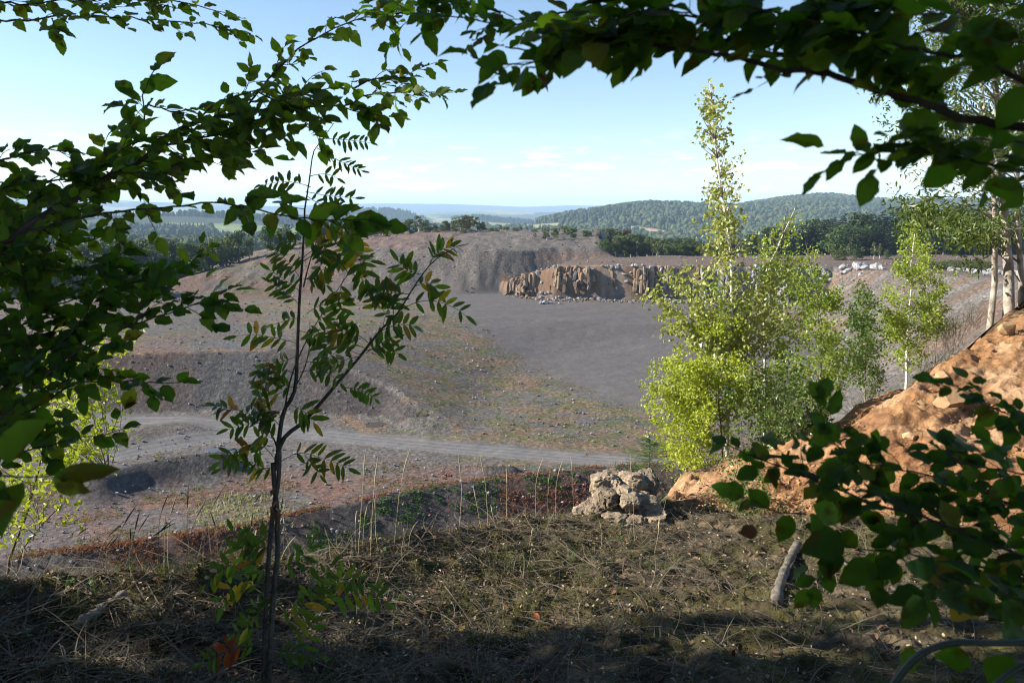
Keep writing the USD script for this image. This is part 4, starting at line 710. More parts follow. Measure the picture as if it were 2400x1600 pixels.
def young_tree(name, label, cat, trunk, d, rad, env, nlimb, nleaf, size, leafm, barkm, seed, depth=.35, up=.55, long=.72, stems=(), droop=.3, lean=0):
    """trunk: (u, v) from root to tip at depth d; env: (v, left, right) how far twigs reach at each height"""
    r = np.random.default_rng(seed); b0_ = at(*trunk[0], d); q = resample(np.vstack([[b0_ - [0, 0, .45]], [at(u, v, d + lean * k) for k, (u, v) in enumerate(trunk)]]), 24); t = thing(name, label, cat, q[0]); part(t, 'trunk', tube(q + r.normal(size=q.shape) * .004, np.linspace(rad, rad * .12, 24) , 7), barkm, smooth=True)
    for st in stems: sq = resample(np.vstack([[at(*st[0], d) - [0, 0, .45]], [at(u, v, d + r.uniform(-.2, .2)) for u, v in st]]), 14); part(t, 'trunk', tube(sq, np.linspace(rad * .6, rad * .15, 14), 6), barkm, smooth=True)
    ev = np.array(env, float); tu, tv, _ = project(q); pts, wts = [], []; s = F / d
    allq = [q] + [resample(np.array([at(u, v, d) for u, v in st]), 24) for st in stems]
    for k in range(nlimb):
        v = r.uniform(ev[0, 0], ev[-1, 0]); wl, wr = np.interp(v, ev[:, 0], ev[:, 1]), np.interp(v, ev[:, 0], ev[:, 2]); off = r.uniform(-wl, wr); aq = allq[r.integers(len(allq))]; au, av, _ = project(aq)
        tip_u = np.interp(v, av[::-1], au[::-1]) + off if len(stems) == 0 else np.interp(v, tv[::-1], tu[::-1]) + off; dz = r.normal() * depth * min(1.0, .35 + (wl + wr) / 200); tip = at(tip_u, v, d + dz)
        vb = min(v + abs(tip_u - np.interp(v, av[::-1], au[::-1])) * up + r.uniform(5, 40), av[0] - 2); kb = int(np.argmin(np.abs(av - vb))); base = aq[kb]; ln = np.linalg.norm(tip - base)
        mid = (base + tip) / 2 + r.normal(size=3) * ln * .07 + [0, 0, ln * .06]; lq = resample([base, mid, tip], 7); part(t, 'limb', tube(lq, np.linspace(np.clip(rad * .2, .003, .009), .0012, 7), 4, False), m_limb if rad < .05 else m_bark); m = max(4, int(26 * ln))
        w = r.uniform(.25, 1.05, m); base_pts = lq[0] + (lq[-1] - lq[0]) * w[:, None]; pts.append(base_pts + r.normal(size=(m, 3)) * [.07, .10, .07] * min(1, ln * 2.2)); wts.append(np.full(m, ln))
    C = np.vstack(pts); W = np.concatenate(wts); k_ = r.random(len(C)) < .55; C, W = C[k_], W[k_] ** 1.25; P = C[r.choice(len(C), nleaf, p=W / W.sum())] + r.normal(size=(nleaf, 3)) * [.036, .05, .036]; f = part(t, 'foliage', fine_leaves(P, r, size, droop=droop, long=long), leafm, kind='stuff'); return t
m_aspen = leaf_mat('aspen_leaf', [(0, (.25, .28, .08)), (.45, (.40, .42, .16)), (.8, (.50, .50, .27)), (1, (.56, .54, .40))], trans=.35, rough=.4, spec=.6, tmul=(1.2, 1.25, .5))
m_birchl = leaf_mat('birch_leaf', [(0, (.20, .27, .035)), (.45, (.40, .45, .075)), (.8, (.50, .48, .10)), (1, (.60, .44, .07))], trans=.4, rough=.45, spec=.5, tmul=(1.25, 1.3, .5))
m_yellowl = leaf_mat('yellow_birch_leaf', [(0, (.27, .33, .035)), (.5, (.48, .50, .06)), (.85, (.60, .52, .08)), (1, (.58, .38, .05))], trans=.4, rough=.45, spec=.5, tmul=(1.25, 1.25, .5))
m_willow = leaf_mat('willow_leaf', [(0, (.08, .135, .026)), (.5, (.15, .22, .045)), (.9, (.26, .31, .08)), (1, (.42, .32, .06))], trans=.4, rough=.4, spec=.6, tmul=(1.25, 1.35, .5))
m_ash = leaf_mat('ash_leaf', [(0, (.08, .12, .026)), (.5, (.17, .21, .045)), (.9, (.28, .28, .065)), (1, (.24, .13, .05))], trans=.4, rough=.45, spec=.5, tmul=(1.2, 1.35, .5))
m_fir = leaf_mat('young_spruce_needles', [(0, (.07, .15, .025)), (.5, (.13, .24, .04)), (1, (.22, .32, .06))], trans=.3, rough=.5, spec=.3)
m_twigbark = ramp_mat('twig_bark', [(.3, (.06, .045, .035)), (.7, (.15, .12, .09))], scale=20, bump=.2)
young_tree('aspen_tree', 'tall slender aspen with silvery pale leaves rising above the hills', 'tree', [(1666, 1130), (1672, 950), (1676, 800), (1680, 680), (1678, 570), (1664, 480), (1652, 400), (1640, 300), (1630, 185)], 9.2, .030, [(185, 3, 4), (215, 9, 10), (232, 26, 26), (300, 42, 34), (345, 38, 24), (372, 14, 44), (420, 30, 50), (500, 56, 44), (545, 70, 40), (565, 66, 76), (590, 110, 90), (625, 180, 140), (690, 210, 130), (760, 225, 100), (800, 120, 90)], 190, 4600, .056, m_aspen, m_birchbark, 71, .35, .5, .85)
young_tree('birch_tree', 'leafy young birch right behind the tall aspen', 'tree', [(1752, 1140), (1757, 950), (1756, 800), (1752, 660), (1790, 560), (1826, 478)], 9.8, .028, [(480, 4, 6), (510, 30, 24), (560, 70, 60), (640, 110, 120), (740, 120, 130), (860, 110, 110), (960, 90, 90)], 120, 7600, .042, m_birchl, m_birchbark, 72, .5, .5, .75)
young_tree('birch_tree', 'birch with drooping twigs at the right side of the young birch thicket', 'tree', [(1880, 1080), (1884, 900), (1886, 760), (1870, 650), (1850, 560)], 10.6, .022, [(560, 8, 10), (620, 40, 40), (720, 70, 60), (850, 70, 50), (950, 60, 40)], 70, 7000, .040, m_birchl, m_bark, 73, .4, .5, .75)
young_tree('birch_tree', 'white stemmed birch standing apart at the foot of the orange bank', 'tree', [(2080, 910), (2083, 800), (2090, 680), (2095, 590), (2108, 470)], 13.0, .026, [(480, 6, 8), (540, 30, 34), (620, 60, 70), (700, 64, 90), (780, 60, 70), (830, 40, 40)], 80, 7000, .046, m_birchl, m_birchbark, 74, .4, .5, .75)
young_tree('birch_tree', 'green birch with thin grey stem between the thicket and the white stemmed birch', 'tree', [(1985, 965), (1987, 850), (1986, 740), (1978, 640)], 12.0, .020, [(640, 8, 10), (700, 50, 40), (780, 74, 46), (850, 66, 50), (890, 40, 40)], 60, 5000, .044, m_willow, m_bark, 75, .4, .45, .75)
young_tree('birch_bush', 'bright yellow birch bush at the left of the thicket', 'bush', [(1590, 1110), (1570, 1020), (1552, 900), (1540, 815)], 8.9, .016, [(815, 12, 20), (850, 52, 50), (900, 70, 90), (960, 76, 100), (1020, 70, 100), (1060, 50, 90)], 90, 8500, .036, m_yellowl, m_bark, 76, .4, .35, .75, stems=([(1600, 1110), (1612, 980), (1630, 860)],))
young_tree('birch_bush', 'yellow green leafy birch shoots in front of the aspen stem', 'bush', [(1660, 1120), (1650, 900), (1640, 700)], 9.0, .014, [(690, 30, 40), (740, 90, 60), (820, 100, 80), (900, 90, 90), (980, 90, 90)], 60, 6500, .038, m_yellowl, m_bark, 77, .4, .5, .75)
young_tree('willow_bush', 'green willow bush at the foot of the birch thicket', 'bush', [(1790, 1100), (1790, 1000), (1780, 860)], 8.4, .014, [(840, 60, 60), (900, 110, 110), (980, 140, 130), (1050, 130, 110)], 90, 5200, .046, m_willow, m_bark, 78, .5, .45, .6, stems=([(1730, 1100), (1716, 960)], [(1850, 1080), (1862, 940), (1880, 850)]))
young_tree('willow_bush', 'small dark green bush right of the white stemmed birch', 'bush', [(2150, 800), (2152, 740), (2150, 690)], 13.5, .014, [(690, 20, 24), (720, 40, 44), (750, 40, 34)], 26, 1500, .044, m_willow, m_bark, 79, .3, .4, .6)
young_tree('willow_bush', 'sunlit low leafy plants on the sandy patch behind the outcrop', 'plant', [(1690, 1170), (1690, 1120), (1700, 1080)], 6.2, .005, [(1075, 40, 60), (1110, 70, 100), (1150, 60, 110)], 40, 900, .030, m_willow, m_twigbark, 80, .25, .4, .7)
young_tree('willow_bush', 'sunlit yellow green willow shrub behind the beech at the left edge', 'bush', [(20, 1330), (60, 1180), (110, 1000), (200, 760)], 4.2, .010, [(740, 50, 60), (800, 60, 60), (900, 90, 50), (1000, 130, 70), (1100, 130, 100), (1180, 100, 70)], 80, 2600, .040, m_yellowl, m_twigbark, 81, .3, .5, .5, stems=([(40, 1320), (120, 1180), (250, 1090)],))
ash = young_tree('ash_tree', 'pair of pale ash trunks at the top of the orange bank', 'tree', [(2318, 712), (2316, 640), (2312, 560), (2300, 400), (2290, 240), (2280, 40), (2270, -200)], 10.0, .074, [(-260, 300, 300), (-100, 330, 250), (0, 300, 200), (90, 280, 160), (170, 290, 160), (230, 330, 160), (300, 260, 150), (360, 230, 150), (420, 260, 140), (470, 300, 120), (530, 290, 90)], 230, 20000, .080, m_ash, m_ashbark, 82, .8, .35, .36, stems=([(2276, 728), (2284, 660), (2286, 560), (2282, 440), (2262, 260), (2240, 60)], [(2345, 690), (2340, 560), (2336, 420), (2350, 200)]), droop=.6)
# young spruce
sp = thing('young_spruce', 'small bright green spruce behind the rock outcrop', 'spruce', at(1490, 1100, 6.6)); b0 = at(1490, 1100, 6.6); (t_v, t_f), (c_v, c_f) = spruce(9, .40, .44, 700); part(sp, 'trunk', (t_v * [1, 1, 1] + b0 - [0, 0, .0], t_f), m_bark)
r_ = np.random.default_rng(9); nd = []
for k in range(90):
    z = r_.uniform(.02, .36); a = r_.uniform(0, 6.28); L = .26 * (1 - z / .42) + .03; p0 = b0 + [0, 0, z]; dirn = np.array([math.cos(a), math.sin(a), .22]); P = p0 + dirn * np.linspace(.1, 1, 26)[:, None] * L; nd.append(strips(np.repeat(P, 3, 0), .016, .0011, r_, (-.2, .9), .05, 1)); part(sp, 'limb', tube([p0, p0 + dirn * L], [.002, .001], 3, False), m_twigbark)
part(sp, 'needles', join(nd), m_fir, kind='stuff')
# dead bleached shrub and dry grass at the edge of the bank
m_bleach = ramp_mat('bleached_twig', [(.3, (.36, .32, .29)), (.7, (.55, .51, .47))], scale=20, bump=.1)
ds = thing('dead_shrub', 'bare bleached shrub of many thin twigs below the orange bank', 'shrub', at(1985, 985, 10.5))
for k in range(46):
    u0, v0 = rs.uniform(1970, 2010), rs.uniform(965, 990); b = at(u0, v0, 10.5 + rs.uniform(-.2, .2)); e = at(u0 + rs.normal() * 48 + 8, rs.uniform(870, 945), 10.5 + rs.uniform(-.3, .3)); q = resample([b, (b + e) / 2 + rs.normal(size=3) * .03, e], 6); part(ds, 'twig', tube(q, np.linspace(.004, .0014, 6), 4, False), m_bleach)
ms = []
for u0, v0, n_ in [(2180, 800, 60), (2200, 770, 60), (2230, 745, 50), (2160, 835, 40), (2130, 860, 30), (2260, 730, 30)]:
    for k in range(n_): P = at(u0 + rs.normal() * 14, v0 + rs.normal() * 10, 9.6 + rs.uniform(-.3, .3))[None]; ms.append(strips(P, rs.uniform(.25, .5), .0022, rs, (.9, 1.5), .4, 4))
sv = part('/World', 'dry_grass', join(ms), m_straw); say(stage.GetPrimAtPath(sv), 'tall dry grass tufts along the crest of the orange bank', 'dry grass', kind='stuff')

# ---------------------------------------------------------------- the wood beside and behind the path, which shades the foreground
for k, (x, y, h, w) in enumerate([(-8.5, -0.15, 11, 7.5), (-5.2, -4.2, 12, 8), (-13.5, -1.0, 13, 8), (-12, -7, 13, 9), (-19, -1.6, 14, 9), (3, -7, 12, 9), (-2, -9, 12, 9)]):
    t, c = broadleaf(300 + k, h, w, 3600, .20, .12); z = float(near_z(np.array([x]), np.array([y]))[0]) - .1; o = np.array([x, y, z])
    tp = thing('beech_tree', ['tall beech standing left of the path out of view', 'beech further back on the left behind the camera', 'second row beech at the far left', 'beech deep in the wood behind', 'beech at the left end of the wood', 'beech behind the path at the right', 'beech straight behind the path'][k], 'tree', o)
    part(tp, 'trunk', (t[0] + o, t[1]), m_bark); part(tp, 'crown', (c[0] + o, c[1]), m_green)

tsh, csh = broadleaf(333, 3.7, 3.6, 2600, .13, .0); o = np.array([-4.6, 1.35, float(near_z(np.array([-4.6]), np.array([1.35]))[0]) - .1]); tp = thing('beech_bush', 'bushy beech growing beside the path left of the frame', 'bush', o); part(tp, 'trunk', (tsh[0] + o, tsh[1]), m_bark); part(tp, 'crown', (csh[0] + o, csh[1]), m_green)
def roof_beech(k, x, y, z0, z1, w, label):
    """an old beech whose crown closes over the viewpoint"""
    r = np.random.default_rng(340 + k); z = float(near_z(np.array([x]), np.array([y]))[0]) - .1; o = np.array([x, y, z]); n = 16; a = r.uniform(0, 6.28, n); q = np.sqrt(r.random(n)) * w * .5; cs = np.stack([np.cos(a) * q, np.sin(a) * q, r.uniform(z0, z1, n) - z], 1)
    tp = thing('beech_tree', label, 'tree', o); tr = [tube(resample([(0, 0, -.2), (.1, 0, 2.5), (0, .1, z1 - z)], 8), np.linspace(.17, .05, 8), 8)] + [tube(resample([(0, 0, c[2] * .6), c * [.5, .5, .85], c], 6), np.linspace(.05, .015, 6), 5) for c in cs]
    v, f = join(tr); part(tp, 'trunk', (v + o, f), m_bark); v, f = leafcloud(cs, np.full(n, w * .2), 5200, .12, r, .5); part(tp, 'crown', (v + o, f), m_green)
roof_beech(0, -2.6, -2.4, 3.2, 6.5, 6.0, 'old beech just behind the viewpoint on the left'); roof_beech(1, 2.2, -2.2, 3.0, 6.0, 6.0, 'old beech just behind the viewpoint on the right'); roof_beech(2, 5.2, -.8, 3.4, 6.5, 6.0, 'old beech to the right of the viewpoint')
# ---------------------------------------------------------------- stones and weeds of the quarry floor
def quarry_scatter(n, y0, y1, seed, test=None):
    r = np.random.default_rng(seed); y = np.exp(r.uniform(math.log(y0), math.log(y1), n)); x = r.uniform(-.70, .62, n) * y; z = quarry_z(x, y); P = np.stack([x, y, z], 1)
    k = np.ones(n, bool) if test is None else test(P); return P[k], r
PSW = shapely.Polygon([onz(u, v, -24.3)[:2] for u, v in [(860, 700), (1000, 684), (1250, 684), (1600, 696), (1900, 720), (1900, 900), (1470, 850), (1300, 805), (1150, 760), (1010, 714)]])
def stones(name, label, n, y0, y1, lo, hi, mats, seed, test=None):
    P, r = quarry_scatter(n, y0, y1, seed, test); path = numbered('/World/' + name); UsdGeom.PointInstancer.Define(stage, path); pr = []
    for k, m in enumerate(mats): pr.append(f'{path}/stone_{k:03d}' if k else f'{path}/stone'); usdkit.mesh(stage, pr[-1], rock(60 + k, (1, .85, .7), 12), m)
    s = (lo + (hi - lo) * r.random(len(P)) ** 3) * (.55 + P[:, 1] / 260); instancer(path, pr, P, r.integers(len(pr), size=len(P)), np.repeat(s[:, None], 3, 1), r.uniform(0, 6.28, len(P)), label=label, cat='stones')
onfloor = lambda P: ~shapely.contains_xy(PSW, P[:, 0], P[:, 1]) & ~((np.abs(P[:, 2] + 30) < .7) & (seg_near(P[:, 0], P[:, 1], np.array([onz(u, v, -30.0)[:2] for u, v in ROAD1]))[0] < 5.5))
stones('gravel', 'loose stones strewn over the quarry floor and its slopes', 14000, 44, 330, .05, .34, [m_greyrock, m_darkrock, m_brownrock], 901, onfloor)
def tufts(name, label, P, h, w, n, mat, r, lift=(.6, 1.4)):
    Q = np.repeat(P, n, 0) + r.normal(size=(len(P) * n, 3)) * [w, w, 0]; Q[:, 2] = np.repeat(P[:, 2], n) - .02; sv = part('/World', name, strips(Q, r.uniform(.5, 1.1, len(Q)) * h, h * .16, r, lift, .3, 2), mat); say(stage.GetPrimAtPath(sv), label, name, kind='stuff')
m_rustw = leaf_mat('rusty_sorrel', [(0, (.17, .072, .048)), (.6, (.31, .145, .09)), (1, (.42, .26, .15))], trans=.25, rough=.8, spec=.1); m_greenw = leaf_mat('green_weed', [(0, (.045, .10, .018)), (.6, (.075, .16, .03)), (1, (.13, .21, .05))], trans=.3, rough=.6, spec=.3); m_olivew = leaf_mat('olive_weed', [(0, (.10, .10, .035)), (.6, (.17, .16, .055)), (1, (.26, .24, .10))], trans=.3, rough=.7, spec=.2); m_palew = leaf_mat('pale_weed', [(0, (.22, .21, .15)), (1, (.42, .40, .33))], trans=.3, rough=.7, spec=.2)
def near_berm(P): d, p, _ = seg_near(P[:, 0], P[:, 1], BERM); front = P[:, 1] < np.interp(P[:, 0], BERM[:, 0], BERM[:, 1]); return d, p, front
def t_plants(P): d, p, fr = near_berm(P); u, v, _ = project(P); return fr & (d > .2) & (d < 4.6) & (u > 700) & (fb(P[:, 0], P[:, 1], 3.0, 3, 911) + .12 * sstep(u, 900, 1200) - .02 * d > .53)
P, r = quarry_scatter(60000, 45, 95, 910, t_plants); P = P[:1000]; tufts('weeds', 'bright green weeds spread over the dark face of the near berm', P, .28, .18, 13, m_greenw, r, (.2, 1.2))
def t_fringe(P): d, p, fr = near_berm(P); u, v, _ = project(P); return ((d < 1.0) & ~fr & (fb(P[:, 0], P[:, 1], 4, 3, 915) > .36)) | (fr & (d > 4.9) & (d < 8.5) & (u > 560)) | (fr & (d > 1.5) & (d < 5) & (u > 1150) & (u < 1420) & (fb(P[:, 0], P[:, 1], 4, 3, 916) > .45)) | (fr & (d < 6) & (u < 620) & (fb(P[:, 0], P[:, 1], 5, 3, 917) > .55))
P, r = quarry_scatter(90000, 40, 95, 912, t_fringe); P = P[:5200]; tufts('sorrel', 'rusty red sorrel growing along the crest and foot of the near berm', P, .34, .2, 6, m_rustw, r)
def t_plain(P): d, p, fr = near_berm(P); return (~fr) & (P[:, 1] < 92) & onfloor(P) & (fb(P[:, 0], P[:, 1], 7, 4, 921) > .52)
P, r = quarry_scatter(30000, 50, 92, 920, t_plain); tufts('dry_weeds', 'rusty and straw coloured low weeds on the plain behind the berm', P[:2400], .22, .22, 5, m_rustw, r); tufts('dry_weeds', 'pale dry grass clumps on the plain behind the berm', P[2400:4200], .30, .2, 6, m_olivew, r)
def t_pale(P): u, v, _ = project(P); return np.hypot((u - 560) / 130, (v - 1180) / 50) + .5 * fb(P[:, 0], P[:, 1], 3, 3, 931) < 1.15
P, r = quarry_scatter(60000, 45, 80, 930, t_pale); tufts('dry_weeds', 'whitish seeding weeds in the hollow left of the rowan', P[:260], .45, .3, 8, m_palew, r)
def t_ramp(P): u, v, _ = project(P); return (P[:, 1] > 92) & (P[:, 1] < 190) & onfloor(P) & (P[:, 0] > -40) & ((P[:, 0] > -13) | (P[:, 1] > 124)) & (fb(P[:, 0] * .8, P[:, 1], 4, 4, 941) > .54) & ~shapely.contains_xy(shapely.Polygon([(860, 692), (1000, 676), (1250, 676), (1600, 690), (1900, 720), (1900, 900), (1470, 858), (1300, 815), (1150, 768), (1010, 718)]), u, v)
P, r = quarry_scatter(60000, 92, 190, 940, t_ramp); m = P[:, 1] < 122; tufts('weeds', 'low green weeds on the lower part of the gravel ramp', P[m][:1500], .22, .3, 7, m_greenw, r, (.2, 1.2)); tufts('dry_weeds', 'yellowish dry weeds in streaks over the gravel ramp', P[~m][:3000], .20, .35, 5, m_olivew, r); tufts('dry_weeds', 'rusty weeds in streaks over the gravel ramp', P[~m][3000:6000], .20, .35, 5, m_rustw, r)
# ---------------------------------------------------------------- beech twigs, leaf by leaf
def beech_leaf(base, d, nrm, L, r, wr=.70, curl=None):
    d = unit(d); nrm = unit(nrm - d * (nrm @ d)); s = np.cross(nrm, d); n = 8; t = np.linspace(0, 1, n); w = np.sin(np.pi * t ** .82) ** .85 * .5 * wr * r.uniform(.85, 1.12); w[-1] = 0; w[0] = .02
    bend = r.normal(0, .22) - .12 if curl is None else curl; fold = r.uniform(.05, .55); wav = r.uniform(.0, .06); ph = r.uniform(0, 6.28); tw = r.normal(0, .35)
    c = np.stack([t, np.zeros(n), bend * t * t], 1); v = [c[:, 0:1] * d + c[:, 2:3] * nrm]
    nick = np.ones((2, n)); 
    if r.random() < .3: nick[r.integers(2), r.integers(2, n - 1)] = r.uniform(.45, .75)
    for q, sg in enumerate((-1, 1)):
        ww = w * nick[q] * (1 + .10 * np.sin(t * 22 + ph + q)); a = fold + tw * t * sg; v.append((c[:, 0:1] - (.03 * np.abs(np.sin(t * 17)))[:, None]) * d + (sg * ww * np.cos(a))[:, None] * s + (c[:, 2] + ww * np.sin(a) + wav * np.sin(t * 14 + ph) * (w > .1))[:, None] * nrm)
    V = base + d * L * .10 + np.vstack(v) * L; f = []
    for k in range(n - 1): f += [[k, k + 1, 2 * n + k + 1], [k, 2 * n + k + 1, 2 * n + k], [k, n + k + 1, k + 1], [k, n + k, n + k + 1]]
    pv = np.array([base, base + s * L * .012, base + d * L * .11 + s * L * .012, base + d * L * .11]); f2 = np.array([[0, 1, 2], [0, 2, 3]])
    return join([(V, np.array(f)), (pv, f2)])
class Plant:
    def __init__(self, name, label, cat, base, lm, bm): self.t = thing(name, label, cat, base); self.lm, self.bm, self.leaves = lm, bm, []
    def stem(self, pts, r0, r1, name='branch', n=None, sides=6):
        q = resample(pts, n or 4 * len(pts)); part_path = part(self.t, name, tube(q, np.linspace(r0, r1, len(q)), sides), self.bm, smooth=True); return part_path, q
    scale = 1.0
    def spray(self, uv, d, Lpx, spacing, r0=3.0, r1=1.0, side=0, sl=90, seed=0, name='twig', tip=True, ang=(.5, 1.15), face=.6, start=0.0, sag=.15):
        Lpx, spacing = np.atleast_1d(Lpx) * self.scale, spacing * self.scale; r = np.random.default_rng(seed); d = np.broadcast_to(np.interp(np.linspace(0, 1, len(uv)), np.linspace(0, 1, np.size(d)), np.atleast_1d(d)), len(uv)); uv = np.asarray(uv, float)
        n = max(8, int(np.sum(np.linalg.norm(np.diff(uv, axis=0), axis=1)) / 22)); q = resample(np.array([at(a, b, c) for (a, b), c in zip(uv, d)]), n); dm = d.mean(); q[1:-1] += r.normal(size=q[1:-1].shape) * 1.6 / F * dm
        pp = part(self.t, name, tube(q, np.linspace(r0, r1, n) / F * dm, 6), self.bm, smooth=True); self._leaves(pp, q, Lpx, spacing, dm, r, tip, ang, face, start, sag)
        for k in range(side):
            i = int(r.uniform(max(start, .02), .97) * (n - 1)); T = unit(q[min(i + 1, n - 1)] - q[max(i - 1, 0)]); nn = unit(np.array([0, -face, 1.0]) + r.normal(size=3) * .35); S = unit(np.cross(nn, T)) * r.choice([-1, 1]); e = unit(T * r.uniform(.5, 1.0) + S * r.uniform(.5, 1.0) + r.normal(size=3) * .22); ln = sl * r.uniform(.5, 1.25) / F * dm
            m = q[i] + e * ln * .5 + r.normal(size=3) * ln * .06; sq = resample([q[i], m, q[i] + e * ln - np.array([0, 0, ln * .1])], 7); p2 = part(self.t, name, tube(sq, np.linspace(r1 * .9, .7, 7) / F * dm, 5), self.bm); self._leaves(p2, sq, np.atleast_1d(Lpx)[-1:] * .95, spacing * .8, dm, r, True, ang, face, .25, sag)
        return q
    def _leaves(self, pp, q, Lpx, spacing, dm, r, tip, ang, face, start, sag):
        s = np.r_[0, np.cumsum(np.linalg.norm(np.diff(q, axis=0), axis=1))] * F / dm; Lp = np.atleast_1d(Lpx); x = s[-1] * start + spacing * r.uniform(.2, .8); sg = 1
        while x < s[-1]:
            p = np.array([np.interp(x, s, q[:, k]) for k in range(3)]); i = min(np.searchsorted(s, x), len(q) - 1); T = unit(q[i] - q[i - 1]); nn = unit(np.array([0, -face, 1.0]) + r.normal(size=3) * .5); S = np.cross(nn, T); a = r.uniform(*ang)
            dd = unit(T * math.cos(a) + S * sg * math.sin(a) + r.normal(size=3) * .18 - np.array([0, 0, sag])); L = np.interp(x / s[-1], np.linspace(0, 1, len(Lp)), Lp) * r.uniform(.62, 1.1) * dm / F
            self.leaves.append((pp, beech_leaf(p, dd, nn, L, r), L / dm)); sg = -sg; x += spacing * r.uniform(.6, 1.4)
        if tip: T = unit(q[-1] - q[-2]); nn = unit(np.array([0, -face, 1.0]) + r.normal(size=3) * .4); L = Lp[-1] * dm / F * r.uniform(.8, 1.1); self.leaves.append((pp, beech_leaf(q[-1], T, nn, L, r), L / dm))
    def one(self, pp, u0, v0, u1, v1, d, seed, nrm=(0, -.8, .6), mat=None, d1=None, wr=.6, curl=None):
        r = np.random.default_rng(seed); a, b = at(u0, v0, d), at(u1, v1, d1 or d); self.leaves.append((pp, beech_leaf(a, b - a, np.array(nrm, float) + r.normal(size=3) * .15, np.linalg.norm(b - a) * .92, r, wr, curl), 9, mat))
    def done(self, most=300):
        ls = sorted(self.leaves, key=lambda x: -x[2])
        for l in ls[:most]: part(l[0], 'leaf', l[1], (l[3] if len(l) > 3 and l[3] else self.lm), smooth=True)
        if len(ls) > most: part(self.t, 'small_leaves', join([l[1] for l in ls[most:]]), self.lm, smooth=True, kind='stuff')
        print(self.t, len(ls))
BL = lambda nm, k: leaf_mat(nm, [(0, np.array((.018, .044, .007)) * k), (.5, np.array((.030, .066, .010)) * k), (.88, np.array((.050, .088, .014)) * k), (1, np.array((.085, .088, .015)) * k)], trans=.45, rough=.55, spec=.2, per='o', tmul=(3.4, 3.6, .7), spots=(.045, .040, .008), nscale=30)
m_beech = BL('beech_leaf', 1.45); m_beechn = BL('beech_leaf_near', 1.3)
m_brownleaf = leaf_mat('brown_leaf', [(0, (.11, .035, .015)), (1, (.16, .06, .02))], trans=.3, rough=.5, per='o'); m_goldleaf = leaf_mat('gold_leaf', [(0, (.22, .17, .02)), (1, (.28, .20, .03))], trans=.45, rough=.45, per='o', tmul=(1.5, 1.5, .5))
m_beechbark = ramp_mat('beech_twig_bark', [(.3, (.030, .024, .020)), (.7, (.075, .062, .052))], scale=30, bump=.3, bscale=60)
m_freshleaf = leaf_mat('fresh_beech_leaf', [(0, (.12, .20, .02)), (1, (.20, .27, .03))], trans=.5, rough=.4, spec=.4, per='o', tmul=(1.9, 1.9, .5))
# left tree: three tiers of boughs reaching in from a trunk outside the frame
g = lambda x, y: float(near_z(np.array([x]), np.array([y]))[0])
A = Plant('beech_tree', 'beech reaching its long leafy boughs in from the upper left', 'tree', (-2.2, 1.25, g(-2.2, 1.25)), m_beech, m_beechbark)
A.scale = .84
A.stem([(-2.2, 1.25, g(-2.2, 1.25) - .1), (-2.22, 1.3, -.4), (-2.15, 1.4, .6), (-2.2, 1.35, 2.2)], .075, .04, 'trunk', 14, 10)
A.spray([(-900, 60), (-400, 60), (-150, 40), (0, 48), (147, 37), (287, 40), (383, 48), (467, 55), (533, 68), (583, 83)], (1.75, 2.1), (60, 58, 50, 40), 26, 4, 1, 14, 75, 1, 'branch', start=.45)
A.spray([(-300, 10), (-40, 0), (60, 12), (150, 2), (300, 0), (420, 22)], 2.05, (60, 45), 26, 3, 1, 9, 60, 2, start=.3); A.spray([(280, -30), (380, -4), (470, 18), (520, 40)], 2.05, 40, 24, 2, 1, 4, 50, 3)
A.spray([(120, 42), (128, 66), (136, 80)], 2.0, 52, 14, 1.6, 1, 1, 50, 4)
B = A.spray([(-1100, 900), (-500, 800), (-200, 660), (0, 570), (100, 495), (167, 460), (240, 412), (310, 377), (383, 313), (443, 283), (567, 257), (667, 247), (784, 245)], (1.6, 1.95, 2.0), (64, 60, 56), 27, 16, 2.2, 34, 100, 5, 'branch', False, start=.42)
A.spray([(784, 245), (861, 216), (964, 210), (1010, 214), (1040, 212)], 2.0, (52, 44), 22, 2.2, 1, 9, 60, 6); A.spray([(784, 245), (834, 258), (890, 268)], 2.0, 62, 30, 1.8, 1, 2, 60, 7)
A.spray([(383, 332), (450, 320), (513, 303), (567, 283), (650, 258), (720, 240)], 1.95, 58, 26, 3, 1.2, 10, 90, 8); A.spray([(327, 323), (330, 270), (330, 217), (345, 180), (360, 153)], 1.98, (54, 74), 24, 2.2, 1, 2, 50, 9, ang=(.7, 1.4))
A.spray([(560, 258), (607, 193), (653, 143), (710, 97), (750, 77), (784, 60), (850, 37), (894, 40), (927, 23)], 2.05, (56, 46), 26, 2.6, 1, 14, 70, 10); A.spray([(-500, 500), (-100, 445), (0, 433), (77, 417), (143, 413), (200, 400), (240, 370), (300, 335), (383, 313)], 1.95, 60, 26, 4, 1.5, 20, 100, 11, start=.25)
A.spray([(-600, 720), (-60, 585), (100, 520), (180, 503), (287, 483), (360, 477), (433, 473), (467, 465), (513, 467), (600, 483), (653, 497), (784, 507), (840, 505), (880, 515)], (1.75, 1.8), (60, 56, 60), 42, 5, 1.3, 9, 70, 12, start=.3)
pb = A.t
for k, (a, b, c, e) in enumerate([(560, 470, 640, 424), (600, 483, 560, 440), (640, 490, 610, 545), (690, 500, 640, 470), (700, 503, 790, 478), (745, 506, 690, 560), (800, 506, 905, 522), (800, 506, 846, 552), (760, 505, 830, 475), (640, 475, 700, 440)]): A.one(f'{A.t}/branch', a, b, c, e, 1.8, 60 + k)
